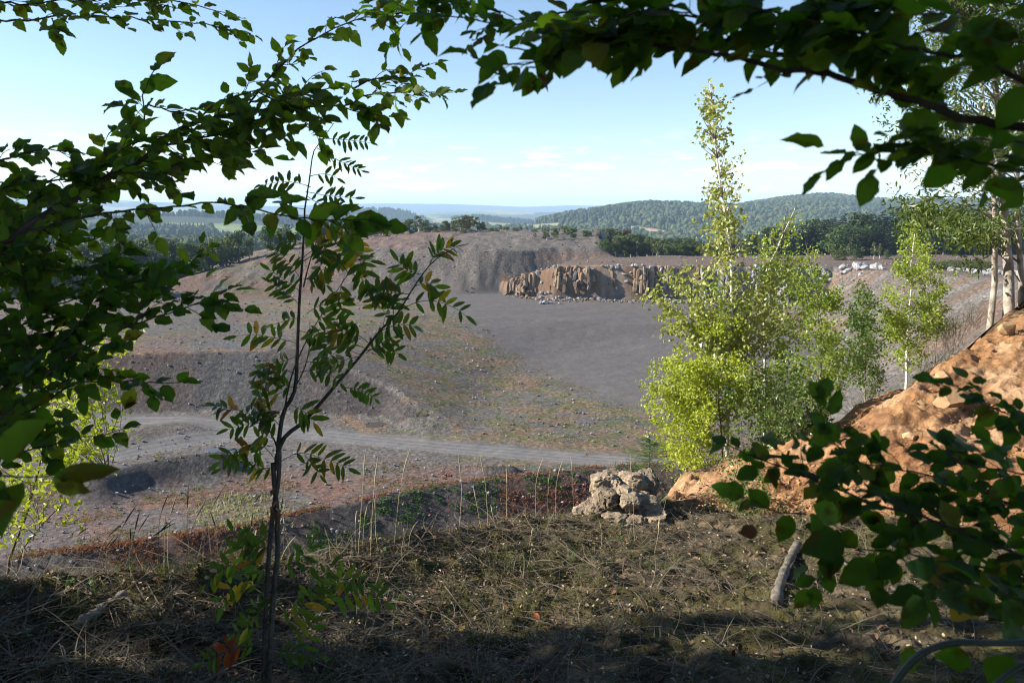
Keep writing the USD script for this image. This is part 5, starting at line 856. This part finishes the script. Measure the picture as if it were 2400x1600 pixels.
for k, (pl, L, sd) in enumerate([([(-100, 380), (20, 362), (90, 345), (180, 350), (250, 368)], 62, 10), ([(-80, 480), (60, 480), (180, 440), (260, 420)], 62, 12), ([(-80, 530), (60, 512), (200, 470)], 62, 10), ([(400, 300), (470, 325), (560, 345), (590, 340)], 58, 5), ([(390, 345), (440, 372), (500, 362), (540, 372)], 58, 4), ([(250, 400), (320, 400), (390, 395), (400, 430)], 58, 6), ([(590, 210), (640, 230), (700, 215), (770, 200)], 52, 8), ([(690, 250), (700, 280), (720, 300)], 56, 2), ([(810, 205), (880, 180), (940, 178)], 44, 5), ([(460, 270), (500, 235), (560, 215), (600, 205)], 54, 6), ([(10, 470), (90, 520), (170, 560), (240, 540)], 60, 8), ([(340, 240), (400, 255), (450, 250)], 50, 5)]): A.spray(pl, 1.95 + .1 * math.sin(k), L, 26, 2.4, 1, sd, 80, 100 + k)
A.done()
C = Plant('beech_tree', 'dense young beech filling the lower left with a bright green twig tip', 'tree', (-1.75, 1.3, g(-1.75, 1.3)), m_beech, m_beechbark)
C.scale = .86
C.stem([(-1.75, 1.3, g(-1.75, 1.3) - .1), (-1.72, 1.35, -1.0), (-1.7, 1.35, -.3), (-1.72, 1.3, .5)], .03, .015, 'trunk', 12, 8)
C.spray([(-900, 1150), (-300, 1080), (33, 939), (113, 855), (167, 812), (233, 775), (300, 749), (367, 724), (417, 709), (467, 689), (520, 668)], (1.6, 1.85), (62, 58), 28, 7, 1.3, 24, 100, 201, 'branch', start=.4)
C.spray([(-900, 860), (-100, 800), (0, 779), (67, 735), (110, 709), (200, 679), (280, 655), (350, 640), (410, 622)], 1.85, 58, 26, 4, 1.2, 22, 90, 202, 'branch', start=.4); C.spray([(280, 655), (350, 640), (410, 622), (443, 599), (470, 580)], 1.88, 46, 24, 2, 1, 5, 50, 203)
C.spray([(-100, 1010), (0, 980), (100, 925), (183, 880), (267, 874), (330, 880), (383, 880), (415, 878)], 1.8, (58, 50), 30, 3, 1, 6, 60, 204, start=.1); C.spray([(-60, 1060), (117, 1022), (187, 1002), (233, 999), (280, 985)], 1.75, (56, 60), 32, 2.4, 1, 5, 60, 205)
for k, (pl, L, sd) in enumerate([([(-80, 640), (60, 620), (160, 620), (260, 610)], 58, 12), ([(-80, 700), (60, 680), (160, 650), (240, 640)], 60, 12), ([(-80, 860), (60, 830), (140, 780), (190, 740)], 60, 12), ([(-80, 930), (40, 880), (120, 830), (200, 800)], 60, 10), ([(-60, 580), (60, 590), (130, 600)], 60, 9), ([(140, 880), (200, 850), (250, 850)], 56, 5), ([(310, 745), (340, 690), (380, 660)], 52, 4), ([(-40, 960), (60, 950), (140, 960)], 60, 8), ([(-60, 760), (60, 770), (150, 760), (230, 720)], 60, 9)]): C.spray(pl, 1.8 + .1 * math.sin(k * 2), L, 26, 2.2, 1, sd, 80, 220 + k)
for k, (a, b, c, e) in enumerate([(480, 690, 515, 628), (535, 668, 590, 660), (535, 668, 552, 700), (470, 640, 500, 612), (520, 670, 566, 640), (455, 605, 497, 566), (440, 600, 400, 572), (478, 580, 505, 600)]): C.one(f'{C.t}/branch', a, b, c, e, 1.85, 260 + k, nrm=(-.8, -.3, .3), mat=m_freshleaf)
C.done()
# very near twig at the lower left
N = Plant('beech_twig', 'large out of focus beech leaves close to the lens at the lower left', 'twig', at(-200, 1200, .8), m_beechn, m_beechbark)
tw, _q = N.stem([at(-200, 1080, .82), at(0, 1092, .82), at(50, 1095, .82), at(112, 1094, .82)], .0016, .0008)
for k, (a, b, c, e, wr, w) in enumerate([(60, 1095, 8, 1240, .66, 0), (110, 1094, 285, 1075, .3, 1), (112, 1094, 215, 1128, .62, 0), (-10, 1060, 118, 965, .75, 0), (-20, 1090, 30, 1150, .6, 0), (0, 1050, -40, 960, .6, 0)]): N.one(tw, a, b, c, e, .82, 280 + k, wr=wr, curl=.05, nrm=(-.3, -.9, .25))
N.done()
# overhead boughs at the upper right
D = Plant('beech_tree', 'dark beech bough crossing overhead from the upper right', 'tree', (1.75, .55, g(1.75, .55)), m_beechn, m_beechbark)
D.scale = .9
D.stem([(1.75, .55, g(1.75, .55) - .1), (1.72, .6, -.4), (1.6, .6, .5), (1.55, .5, 1.6)], .07, .03, 'trunk', 14, 10)
D.spray([(4200, 420), (2900, 380), (2352, 293), (2201, 267), (2101, 230), (1985, 197), (1868, 163), (1801, 160), (1701, 133), (1568, 113), (1417, 103), (1351, 107), (1251, 120), (1161, 108)], (.68, .78, .88, .98), (104, 98, 96, 86), 88, 20, 2.2, 3, 100, 301, 'branch', start=.62, face=.25, sag=.0)
D.spray([(1858, 155), (1735, 110), (1651, 90), (1568, 90), (1467, 83), (1384, 76), (1284, 72)], 0.93, 98, 40, 6, 2, 15, 120, 302, face=.3, sag=.02); D.spray([(3200, 260), (2352, 187), (2268, 143), (2168, 127), (2085, 110), (1985, 80), (1901, 57), (1781, 30), (1680, 10)], (.68, .85), 106, 44, 11, 2, 8, 110, 303, start=.35, face=.3, sag=.03)
D.spray([(2175, 255), (2131, 187), (2115, 170), (2035, 120), (1990, 100)], .8, 104, 46, 6, 2, 6, 110, 304); D.spray([(3000, 470), (2352, 393), (2268, 377), (2168, 357), (2068, 348), (1998, 354), (1950, 352)], (.7, .85), (98, 88), 44, 6, 1.4, 9, 100, 305, start=.45)
for k, (pl, L, sp_, sd, d) in enumerate([([(1480, 20), (1300, 30), (1160, 60), (1060, 40), (980, 35)], (110, 60), 40, 7, 1.1), ([(1350, 107), (1240, 140), (1180, 150), (1080, 128)], 95, 44, 4, .97), ([(1600, 40), (1480, 30), (1380, 50), (1250, 60)], 125, 46, 7, .95), ([(1780, 20), (1680, 40), (1560, 30), (1440, 0)], 130, 48, 7, .9), ([(2000, 30), (1900, 20), (1800, 50), (1720, 60)], 130, 48, 6, .88), ([(2200, 30), (2100, 30), (1980, 15), (1880, 5)], 130, 50, 5, .82), ([(2420, 130), (2300, 80), (2200, 40)], 135, 60, 1, .74), ([(2460, 345), (2330, 325), (2220, 320), (2120, 330)], 125, 50, 4, .78), ([(2460, 20), (2330, 10), (2250, -20)], 130, 60, 1, .74), ([(1000, 40), (930, 30), (860, 30)], 55, 30, 4, 1.6), ([(1150, 30), (1080, 10), (1000, -10)], 80, 36, 4, 1.3), ([(1900, 95), (1960, 130), (2040, 170)], 110, 52, 2, .84)]): D.spray(pl, d, np.multiply(L, .84), sp_ * .8, 3.0, 1.2, int(sd * 1.7), 105, 320 + k, face=.32, sag=.03)
D.one(f'{D.t}/branch', 2275, 20, 2240, 178, .72, 350, wr=.85, curl=.02, nrm=(-.2, -1, .1)); D.one(f'{D.t}/branch', 1775, 125, 1778, 192, .9, 351, wr=.75, nrm=(-.1, -1, .1)); D.one(f'{D.t}/branch', 1484, 105, 1486, 160, .95, 352, wr=.7, nrm=(.1, -1, .1)); D.one(f'{D.t}/branch', 1235, 165, 1268, 200, .98, 353, mat=m_brownleaf, wr=.35)
D.one(f'{D.t}/branch_001' if False else f'{D.t}/branch', 1900, 340, 1808, 298, .86, 354, wr=.4); D.one(f'{D.t}/branch', 1985, 350, 1960, 285, .86, 355, wr=.6, nrm=(0, -1, .2))
D.done()
# leafy shoots at the lower right
E = Plant('beech_sapling', 'low beech shoots covering the lower right corner with some yellow leaves', 'sapling', (1.9, .9, g(1.9, .9)), m_beechn, m_beechbark)
E.scale = .8
E.stem([(1.9, .9, g(1.9, .9) - .1), (1.75, .95, -1.2), (1.55, 1.0, -.75)], .02, .012, 'trunk', 10, 8)
E.spray([(3300, 1450), (2500, 1330), (2352, 1278), (2201, 1218), (2068, 1172), (2001, 1158), (1951, 1132), (1861, 1098), (1768, 1062), (1700, 1035), (1670, 1020)], (1.0, 1.2), (84, 80, 72), 34, 7, 1.4, 20, 110, 401, 'branch', start=.35); E.spray([(1900, 1000), (1941, 1045), (1985, 1088), (2035, 1155)][::-1], 1.15, 78, 36, 2.6, 1.2, 7, 90, 402)
E.spray([(2600, 1340), (2352, 1320), (2200, 1290), (2060, 1268), (1951, 1256), (1900, 1230)], 1.1, 84, 36, 4, 1.3, 12, 100, 403, start=.2); E.spray([(2500, 1240), (2352, 1170), (2200, 1110), (2080, 1080), (1960, 1060)], 1.15, 80, 34, 4, 1.3, 15, 100, 404, start=.15)
E.spray([(2480, 1130), (2352, 1090), (2250, 1070), (2150, 1060)], 1.12, 82, 34, 3, 1.2, 10, 90, 405); E.spray([(2460, 1000), (2352, 965), (2301, 949), (2251, 922), (2185, 882), (2150, 872)], 1.05, (80, 64), 34, 2.4, 1, 5, 80, 406)
E.spray([(1850, 1180), (1780, 1175), (1730, 1150), (1690, 1135)], 1.15, 85, 50, 2, 1, 0, 80, 407, sag=.3); E.spray([(2500, 1420), (2352, 1380), (2230, 1340), (2150, 1320)], .95, 110, 50, 3, 1.2, 4, 100, 408)
for k, (a, b, c, e, mt) in enumerate([(2230, 1330, 2110, 1300, m_goldleaf), (2260, 1340, 2190, 1430, m_goldleaf), (2290, 1310, 2352, 1290, m_goldleaf), (2200, 1300, 2260, 1350, None), (1745, 1220, 1695, 1222, m_brownleaf), (2020, 1290, 1925, 1338, None), (2060, 1280, 2010, 1330, None), (1950, 1240, 1850, 1262, None), (1930, 1200, 1855, 1160, None)]): E.one(f'{E.t}/branch', a, b, c, e, 1.05, 430 + k, mat=mt, wr=.75)
E.done()
# ---------------------------------------------------------------- rowan sapling
m_rowan = leaf_mat('rowan_leaf', [(0, (.06, .11, .02)), (.45, (.10, .16, .026)), (.62, (.15, .16, .022)), (.78, (.30, .20, .028)), (1, (.15, .065, .02))], trans=.5, rough=.42, spec=.45, per='o', tmul=(1.6, 1.9, .5), spots=(.10, .05, .015), nscale=55)
m_rowang = leaf_mat('rowan_leaf_green', [(0, (.05, .10, .018)), (.58, (.085, .15, .026)), (.74, (.16, .18, .026)), (.86, (.38, .25, .03)), (1, (.17, .07, .025))], trans=.5, rough=.42, spec=.4, per='o', tmul=(2.3, 2.4, .5), spots=(.08, .06, .015), nscale=50)
m_rowanb = leaf_mat('rowan_leaf_gold', [(0, (.40, .28, .03)), (.5, (.46, .27, .04)), (1, (.20, .085, .03))], trans=.5, rough=.5, spec=.3, per='o', tmul=(1.6, 1.4, .5), spots=(.09, .035, .015), nscale=45)
m_rowanr = leaf_mat('rowan_leaf_red', [(0, (.22, .05, .015)), (.5, (.30, .09, .02)), (1, (.16, .035, .015))], trans=.4, rough=.5, spec=.3, per='o', tmul=(1.6, 1.2, .5))
m_rowanbark = ramp_mat('rowan_bark', [(.3, (.035, .030, .026)), (.7, (.12, .105, .09))], scale=25, bump=.4, bscale=60)
DR = 2.62
R = Plant('rowan_sapling', 'slender rowan sapling with browning feathered leaves at the left of the middle', 'sapling', at(610, 1590, DR), m_rowan, m_rowanbark)
def U(*p): return [at(u, v, DR) for u, v in p]
R.stem(U((612, 1640), (617, 1545), (623, 1445), (630, 1345), (638, 1262), (637, 1178), (630, 1111), (627, 1062)), .0098, .008, 'stem', 26, 8)
R.stem(U((604, 1640), (607, 1478), (613, 1345), (620, 1245), (627, 1172), (640, 1100), (642, 1040), (640, 1020)), .0075, .0075, 'stem', 26, 8)
R.stem(U((637, 1080), (640, 1022), (650, 950), (676, 900), (681, 860), (683, 805), (688, 689), (693, 620), (697, 555), (700, 480)), 0.0085, .003, 'stem', 30, 7)
R.stem(U((700, 480), (710, 417), (720, 350), (743, 317), (767, 283)), .0032, .0012, 'stem', 12, 6)
R.stem(U((634, 1070), (653, 1005), (693, 972), (784, 869), (824, 822), (877, 755), (911, 722), (941, 675), (964, 639), (997, 599), (1041, 572)), .0085, .0012, 'branch', 30, 7)
R.stem(U((652, 960), (665, 880), (700, 790), (760, 690), (800, 628)), .0035, .0012, 'branch', 14, 6); R.stem(U((697, 660), (712, 600), (740, 520), (760, 470)), .0028, .001, 'branch', 10, 6)
R.stem(U((683, 880), (710, 800), (712, 740)), .0025, .001, 'branch', 8, 6); R.stem(U((637, 1030), (620, 990), (605, 970), (560, 955)), .003, .0012, 'branch', 8, 6)
def leaflet(base, d, nrm, L, r):
    d = unit(d); nrm = unit(nrm - d * (nrm @ d)); s = np.cross(nrm, d); n = 8; t = np.linspace(0, 1, n); w = .165 * np.sin(np.pi * np.clip(t, .02, .99) ** .9) ** .6; w[0] = .01; w[-1] = .005; b = r.normal(0, .18) - .08; f = r.uniform(.0, .4)
    z = b * t * t; ser = 1 - .10 * (np.arange(n) % 2); v = [t[:, None] * d + z[:, None] * nrm] + [t[:, None] * d + (sg * w * ser * math.cos(f))[:, None] * s + (z + w * math.sin(f))[:, None] * nrm for sg in (-1, 1)]
    V = base + np.vstack(v) * L; F_ = []
    for k in range(n - 1): F_ += [[k, k + 1, 2 * n + k + 1], [k, 2 * n + k + 1, 2 * n + k], [k, n + k + 1, k + 1], [k, n + k, n + k + 1]]
    return V, np.array(F_)
def compound(plant, uv, Lpx=42, pairs=6, mat=None, seed=0, d=DR, miss=.08, start=.2):
    pairs, Lpx = int(pairs * 1.3 + .6), Lpx * .9
    r = np.random.default_rng(seed); q = resample(np.array([at(u, v, d + .03 * math.sin(seed + k)) for k, (u, v) in enumerate(uv)]), 12); pp = part(plant.t, 'leaf_stalk', tube(q, np.linspace(.0013, .0007, 12), 4), plant.bm); nn0 = unit(np.array([r.normal() * .3, -.75 + r.normal() * .25, .55]))
    for k in range(pairs):
        x = start + (1 - start) * (k + .3) / pairs * .97; i = x * 11; j = min(int(i), 10); p = q[j] + (q[j + 1] - q[j]) * (i - j); T = unit(q[j + 1] - q[j]); L = Lpx * d / F * (.75 + .35 * math.sin(math.pi * (k + 1) / (pairs + 1)))
        for sg in (-1, 1):
            if r.random() < miss: continue
            nn = unit(nn0 + r.normal(size=3) * .16); S = np.cross(nn, T); a = r.uniform(.95, 1.3); dd = T * math.cos(a) + S * sg * math.sin(a) + r.normal(size=3) * .08 - np.array([0, 0, .07]); plant.leaves.append((pp, leaflet(p, dd, nn, L * r.uniform(.8, 1.12), r), L / d, mat))
    plant.leaves.append((pp, leaflet(q[-1], q[-1] - q[-2], nn0, Lpx * d / F * .85, r), L / d, mat))
G, O, RD = m_rowang, m_rowanb, m_rowanr
for k, (uv, L, pr, mt) in enumerate([([(741, 318), (800, 322), (850, 328)], 26, 5, G), ([(728, 340), (765, 362), (830, 392)], 26, 6, G), ([(714, 430), (660, 418), (600, 425)], 34, 5, G), ([(712, 405), (745, 400), (775, 410)], 30, 2, G), ([(705, 450), (740, 470), (800, 480)], 34, 5, G), ([(700, 480), (660, 470), (640, 455)], 36, 3, G), ([(702, 440), (760, 450), (815, 455)], 32, 6, G),
        ([(745, 320), (735, 300), (728, 295)], 24, 2, G), ([(696, 600), (740, 575), (800, 545), (820, 540)], 48, 6, m_rowan), ([(698, 590), (740, 570), (780, 590), (850, 600)], 50, 6, G), ([(760, 470), (790, 520), (815, 570), (840, 640)], 48, 6, G), ([(800, 628), (830, 640), (850, 670)], 44, 4, G), ([(790, 640), (780, 680), (785, 720)], 44, 4, G), ([(800, 628), (770, 600), (740, 620), (720, 650)], 44, 5, m_rowan),
        ([(690, 640), (660, 600), (630, 575)], 38, 5, O), ([(690, 670), (650, 640), (620, 620)], 38, 5, O), ([(688, 700), (655, 670), (625, 650)], 36, 5, O), ([(695, 560), (720, 555), (745, 570), (735, 610)], 36, 4, O), ([(705, 720), (740, 700), (790, 690)], 36, 4, m_rowan), ([(697, 560), (670, 555), (640, 560)], 36, 3, O), ([(697, 640), (725, 640), (750, 655)], 34, 4, O), ([(690, 730), (660, 735), (630, 745)], 36, 3, O), ([(688, 760), (720, 770), (740, 790)], 36, 4, O), ([(840, 812), (870, 790), (905, 775)], 38, 4, O), ([(684, 890), (650, 880), (640, 850)], 38, 4, O), ([(650, 960), (610, 940), (580, 950)], 38, 4, O),
        ([(941, 675), (900, 672), (860, 660)], 46, 5, m_rowan), ([(950, 660), (985, 650), (1005, 668)], 46, 3, G), ([(970, 630), (935, 620), (915, 600)], 46, 4, G), ([(985, 612), (1005, 580), (1050, 565)], 44, 6, G), ([(920, 712), (990, 690), (1040, 705), (1070, 725)], 44, 5, G), ([(905, 728), (900, 690), (870, 670)], 42, 4, m_rowan), ([(870, 765), (920, 745), (950, 750)], 46, 4, m_rowan), ([(880, 755), (900, 700), (920, 690)], 40, 2, G), ([(895, 735), (870, 700), (850, 680)], 40, 3, G),
        ([(840, 805), (890, 800), (915, 812)], 40, 3, m_rowan), ([(850, 790), (800, 762), (755, 760), (720, 768)], 44, 6, m_rowan), ([(830, 815), (790, 800), (760, 790), (720, 800)], 40, 5, m_rowan), ([(835, 815), (780, 830), (730, 845)], 40, 4, m_rowan), ([(845, 800), (800, 780), (770, 720)], 42, 5, m_rowan),
        ([(686, 790), (630, 775), (580, 768), (545, 772)], 42, 6, m_rowan), ([(684, 815), (650, 830), (610, 840), (590, 860)], 42, 5, m_rowan), ([(682, 860), (640, 850), (610, 880), (590, 910)], 44, 5, m_rowan), ([(612, 990), (615, 930), (605, 890), (598, 870)], 44, 5, m_rowan), ([(690, 855), (730, 850), (780, 880)], 36, 4, O), ([(784, 890), (820, 893), (860, 915)], 30, 5, m_rowan), ([(700, 830), (730, 830), (770, 810)], 38, 4, m_rowan),
        ([(600, 965), (560, 945), (520, 935), (485, 932)], 40, 6, O), ([(605, 970), (560, 975), (525, 985)], 38, 4, O), ([(640, 975), (620, 960), (590, 960)], 44, 4, m_rowan), ([(670, 930), (690, 940), (720, 970)], 50, 3, m_rowan), ([(640, 1020), (610, 1000), (590, 1010)], 46, 3, G), ([(632, 1055), (590, 1020), (550, 1030), (505, 1060)], 44, 6, m_rowan), ([(645, 1060), (690, 1040), (750, 1055), (800, 1075)], 44, 6, m_rowan), ([(640, 1070), (600, 1075), (570, 1060)], 40, 3, G), ([(632, 1100), (560, 1060), (510, 1075)], 36, 4, m_rowan), ([(700, 1045), (720, 1070), (735, 1090)], 34, 3, G),
        ([(618, 1340), (590, 1300), (560, 1265), (535, 1220)], 46, 6, G), ([(618, 1320), (570, 1290), (520, 1300), (475, 1340)], 46, 6, G), ([(622, 1250), (590, 1230), (560, 1240)], 40, 4, G), ([(615, 1370), (570, 1330), (530, 1350), (510, 1390)], 46, 6, G), ([(632, 1300), (680, 1290), (720, 1240)], 36, 3, G), ([(625, 1260), (590, 1255), (560, 1255)], 36, 3, RD),
        ([(627, 1460), (690, 1400), (720, 1350), (760, 1300)], 48, 6, G), ([(700, 1400), (760, 1370), (830, 1360), (880, 1380)], 48, 6, G), ([(690, 1420), (720, 1380), (790, 1330), (840, 1340)], 46, 6, G), ([(620, 1540), (680, 1500), (720, 1430), (700, 1390)], 40, 5, G), ([(612, 1480), (560, 1485), (510, 1500), (470, 1520)], 42, 6, RD), ([(625, 1490), (670, 1495), (730, 1505)], 38, 5, RD), ([(615, 1450), (570, 1440), (540, 1455)], 40, 4, G), ([(605, 1430), (590, 1400), (600, 1370)], 36, 3, O)]):
    compound(R, uv, L, pr, mt, 500 + k)
for k in range(16): # dry curled leaves caught round the stem
    p = at(632 + rs.normal() * 10, rs.uniform(1120, 1200), DR - .02); r = np.random.default_rng(700 + k); R.leaves.append((f'{R.t}/stem', leaflet(p, r.normal(size=3) - [0, 0, .6], r.normal(size=3), .03, r), 0.5, m_brownleaf))
R.done()
# seedlings on the slope and an arching bramble close to the lens
for k, (u, v, lab) in enumerate([(205, 1360, 'bright green seedling in the moss at the left brow'), (165, 1352, 'small green plant left of the bright seedling on the brow'), (880, 1275, 'feathery pale green weed on the brow left of the middle'), (1425, 1245, 'light green rosette in the straw below the outcrop'), (1190, 1228, 'tuft of fresh green grass on the brow under the tall stalks'), (1085, 1478, 'bluish green clover sprig in the shaded litter'), (1310, 1290, 'yellowish leafed sprig in the straw of the middle slope'), (60, 1470, 'faint green weed in the shade at the far left bottom'), (470, 1480, 'long bladed grass tuft left of the red rowan leaves')]):
    p = on_hill(u, v); t = thing('seedling', lab, 'plant', p); r = np.random.default_rng(800 + k); st = tube([p, p + [0, 0, .03]], [.0012, .0008], 4); part(t, 'stem', st, m_blade)
    for j in range(9): a = j * 2.4; part(t, 'leaf', beech_leaf(p + [0, 0, .012 + .003 * j], np.array([math.cos(a), math.sin(a), .6]), np.array([0, 0, 1.0]), r.uniform(.018, .034), r, .5 if k not in (4, 8) else .12), m_willow, smooth=True)
bm_ = leaf_mat('bramble_bark', [(0, (.045, .055, .045)), (1, (.07, .08, .07))], trans=.05, rough=.4, per='o'); br = thing('bramble', 'out of focus arching bramble cane at the bottom right corner', 'bramble', at(2020, 1640, .8))
for pl in ([(2010, 1660), (2055, 1568), (2120, 1498), (2200, 1474), (2300, 1476), (2420, 1470), (2700, 1520)], [(2250, 1660), (2300, 1560), (2420, 1510)]): q = resample(np.array([at(u, v, .85) for u, v in pl]), 26); part(br, 'cane', tube(q, np.linspace(.0042, .003, 26), 8), bm_, smooth=True)
for k, (a, b, c, e) in enumerate([(2120, 1498, 2060, 1530), (2300, 1476, 2352, 1440), (2200, 1474, 2180, 1540), (2330, 1500, 2280, 1560)]): r = np.random.default_rng(880 + k); a_, b_ = at(a, b, .85), at(c, e, .88); part(br, 'leaf', beech_leaf(a_, b_ - a_, np.array([-.2, -.6, .7]), np.linalg.norm(b_ - a_), r, .7), m_beechn, smooth=True)
# little fallen leaves that stand out
for u, v, mt, L, lab in [(1240, 1428, m_rowanr, .035, 'orange fallen leaf lying in the shaded litter at the middle'), (1700, 1310, m_rowanr, .03, 'reddish fallen leaf left of the short log'), (1340, 1255, m_brownleaf, .03, 'rusty fallen leaf in the straw below the outcrop'), (1335, 1490, m_rowanr, .035, 'red and yellow fallen leaf near the bottom right of the middle'), (1530, 1430, m_rowanr, .022, 'small orange fallen leaf in the dark litter'), (1050, 1455, m_goldleaf, .03, 'yellow fallen leaf in the shaded grass'), (1165, 1260, m_bleach, .035, 'bleached pale dead leaf on the sunny brow')]:
    p = on_hill(u, v) + [0, 0, .012]; r = np.random.default_rng(int(u)); pa = numbered('/World/fallen_leaf'); m = usdkit.mesh(stage, pa, beech_leaf(np.zeros(3), np.array([math.cos(u), math.sin(u), .1]), np.array([0, -.3, 1.0]), L * 1.3, r, .7, .2), mt, True); m.AddTranslateOp().Set(Gf.Vec3d(*map(float, p))); say(m.GetPrim(), lab, 'leaf')
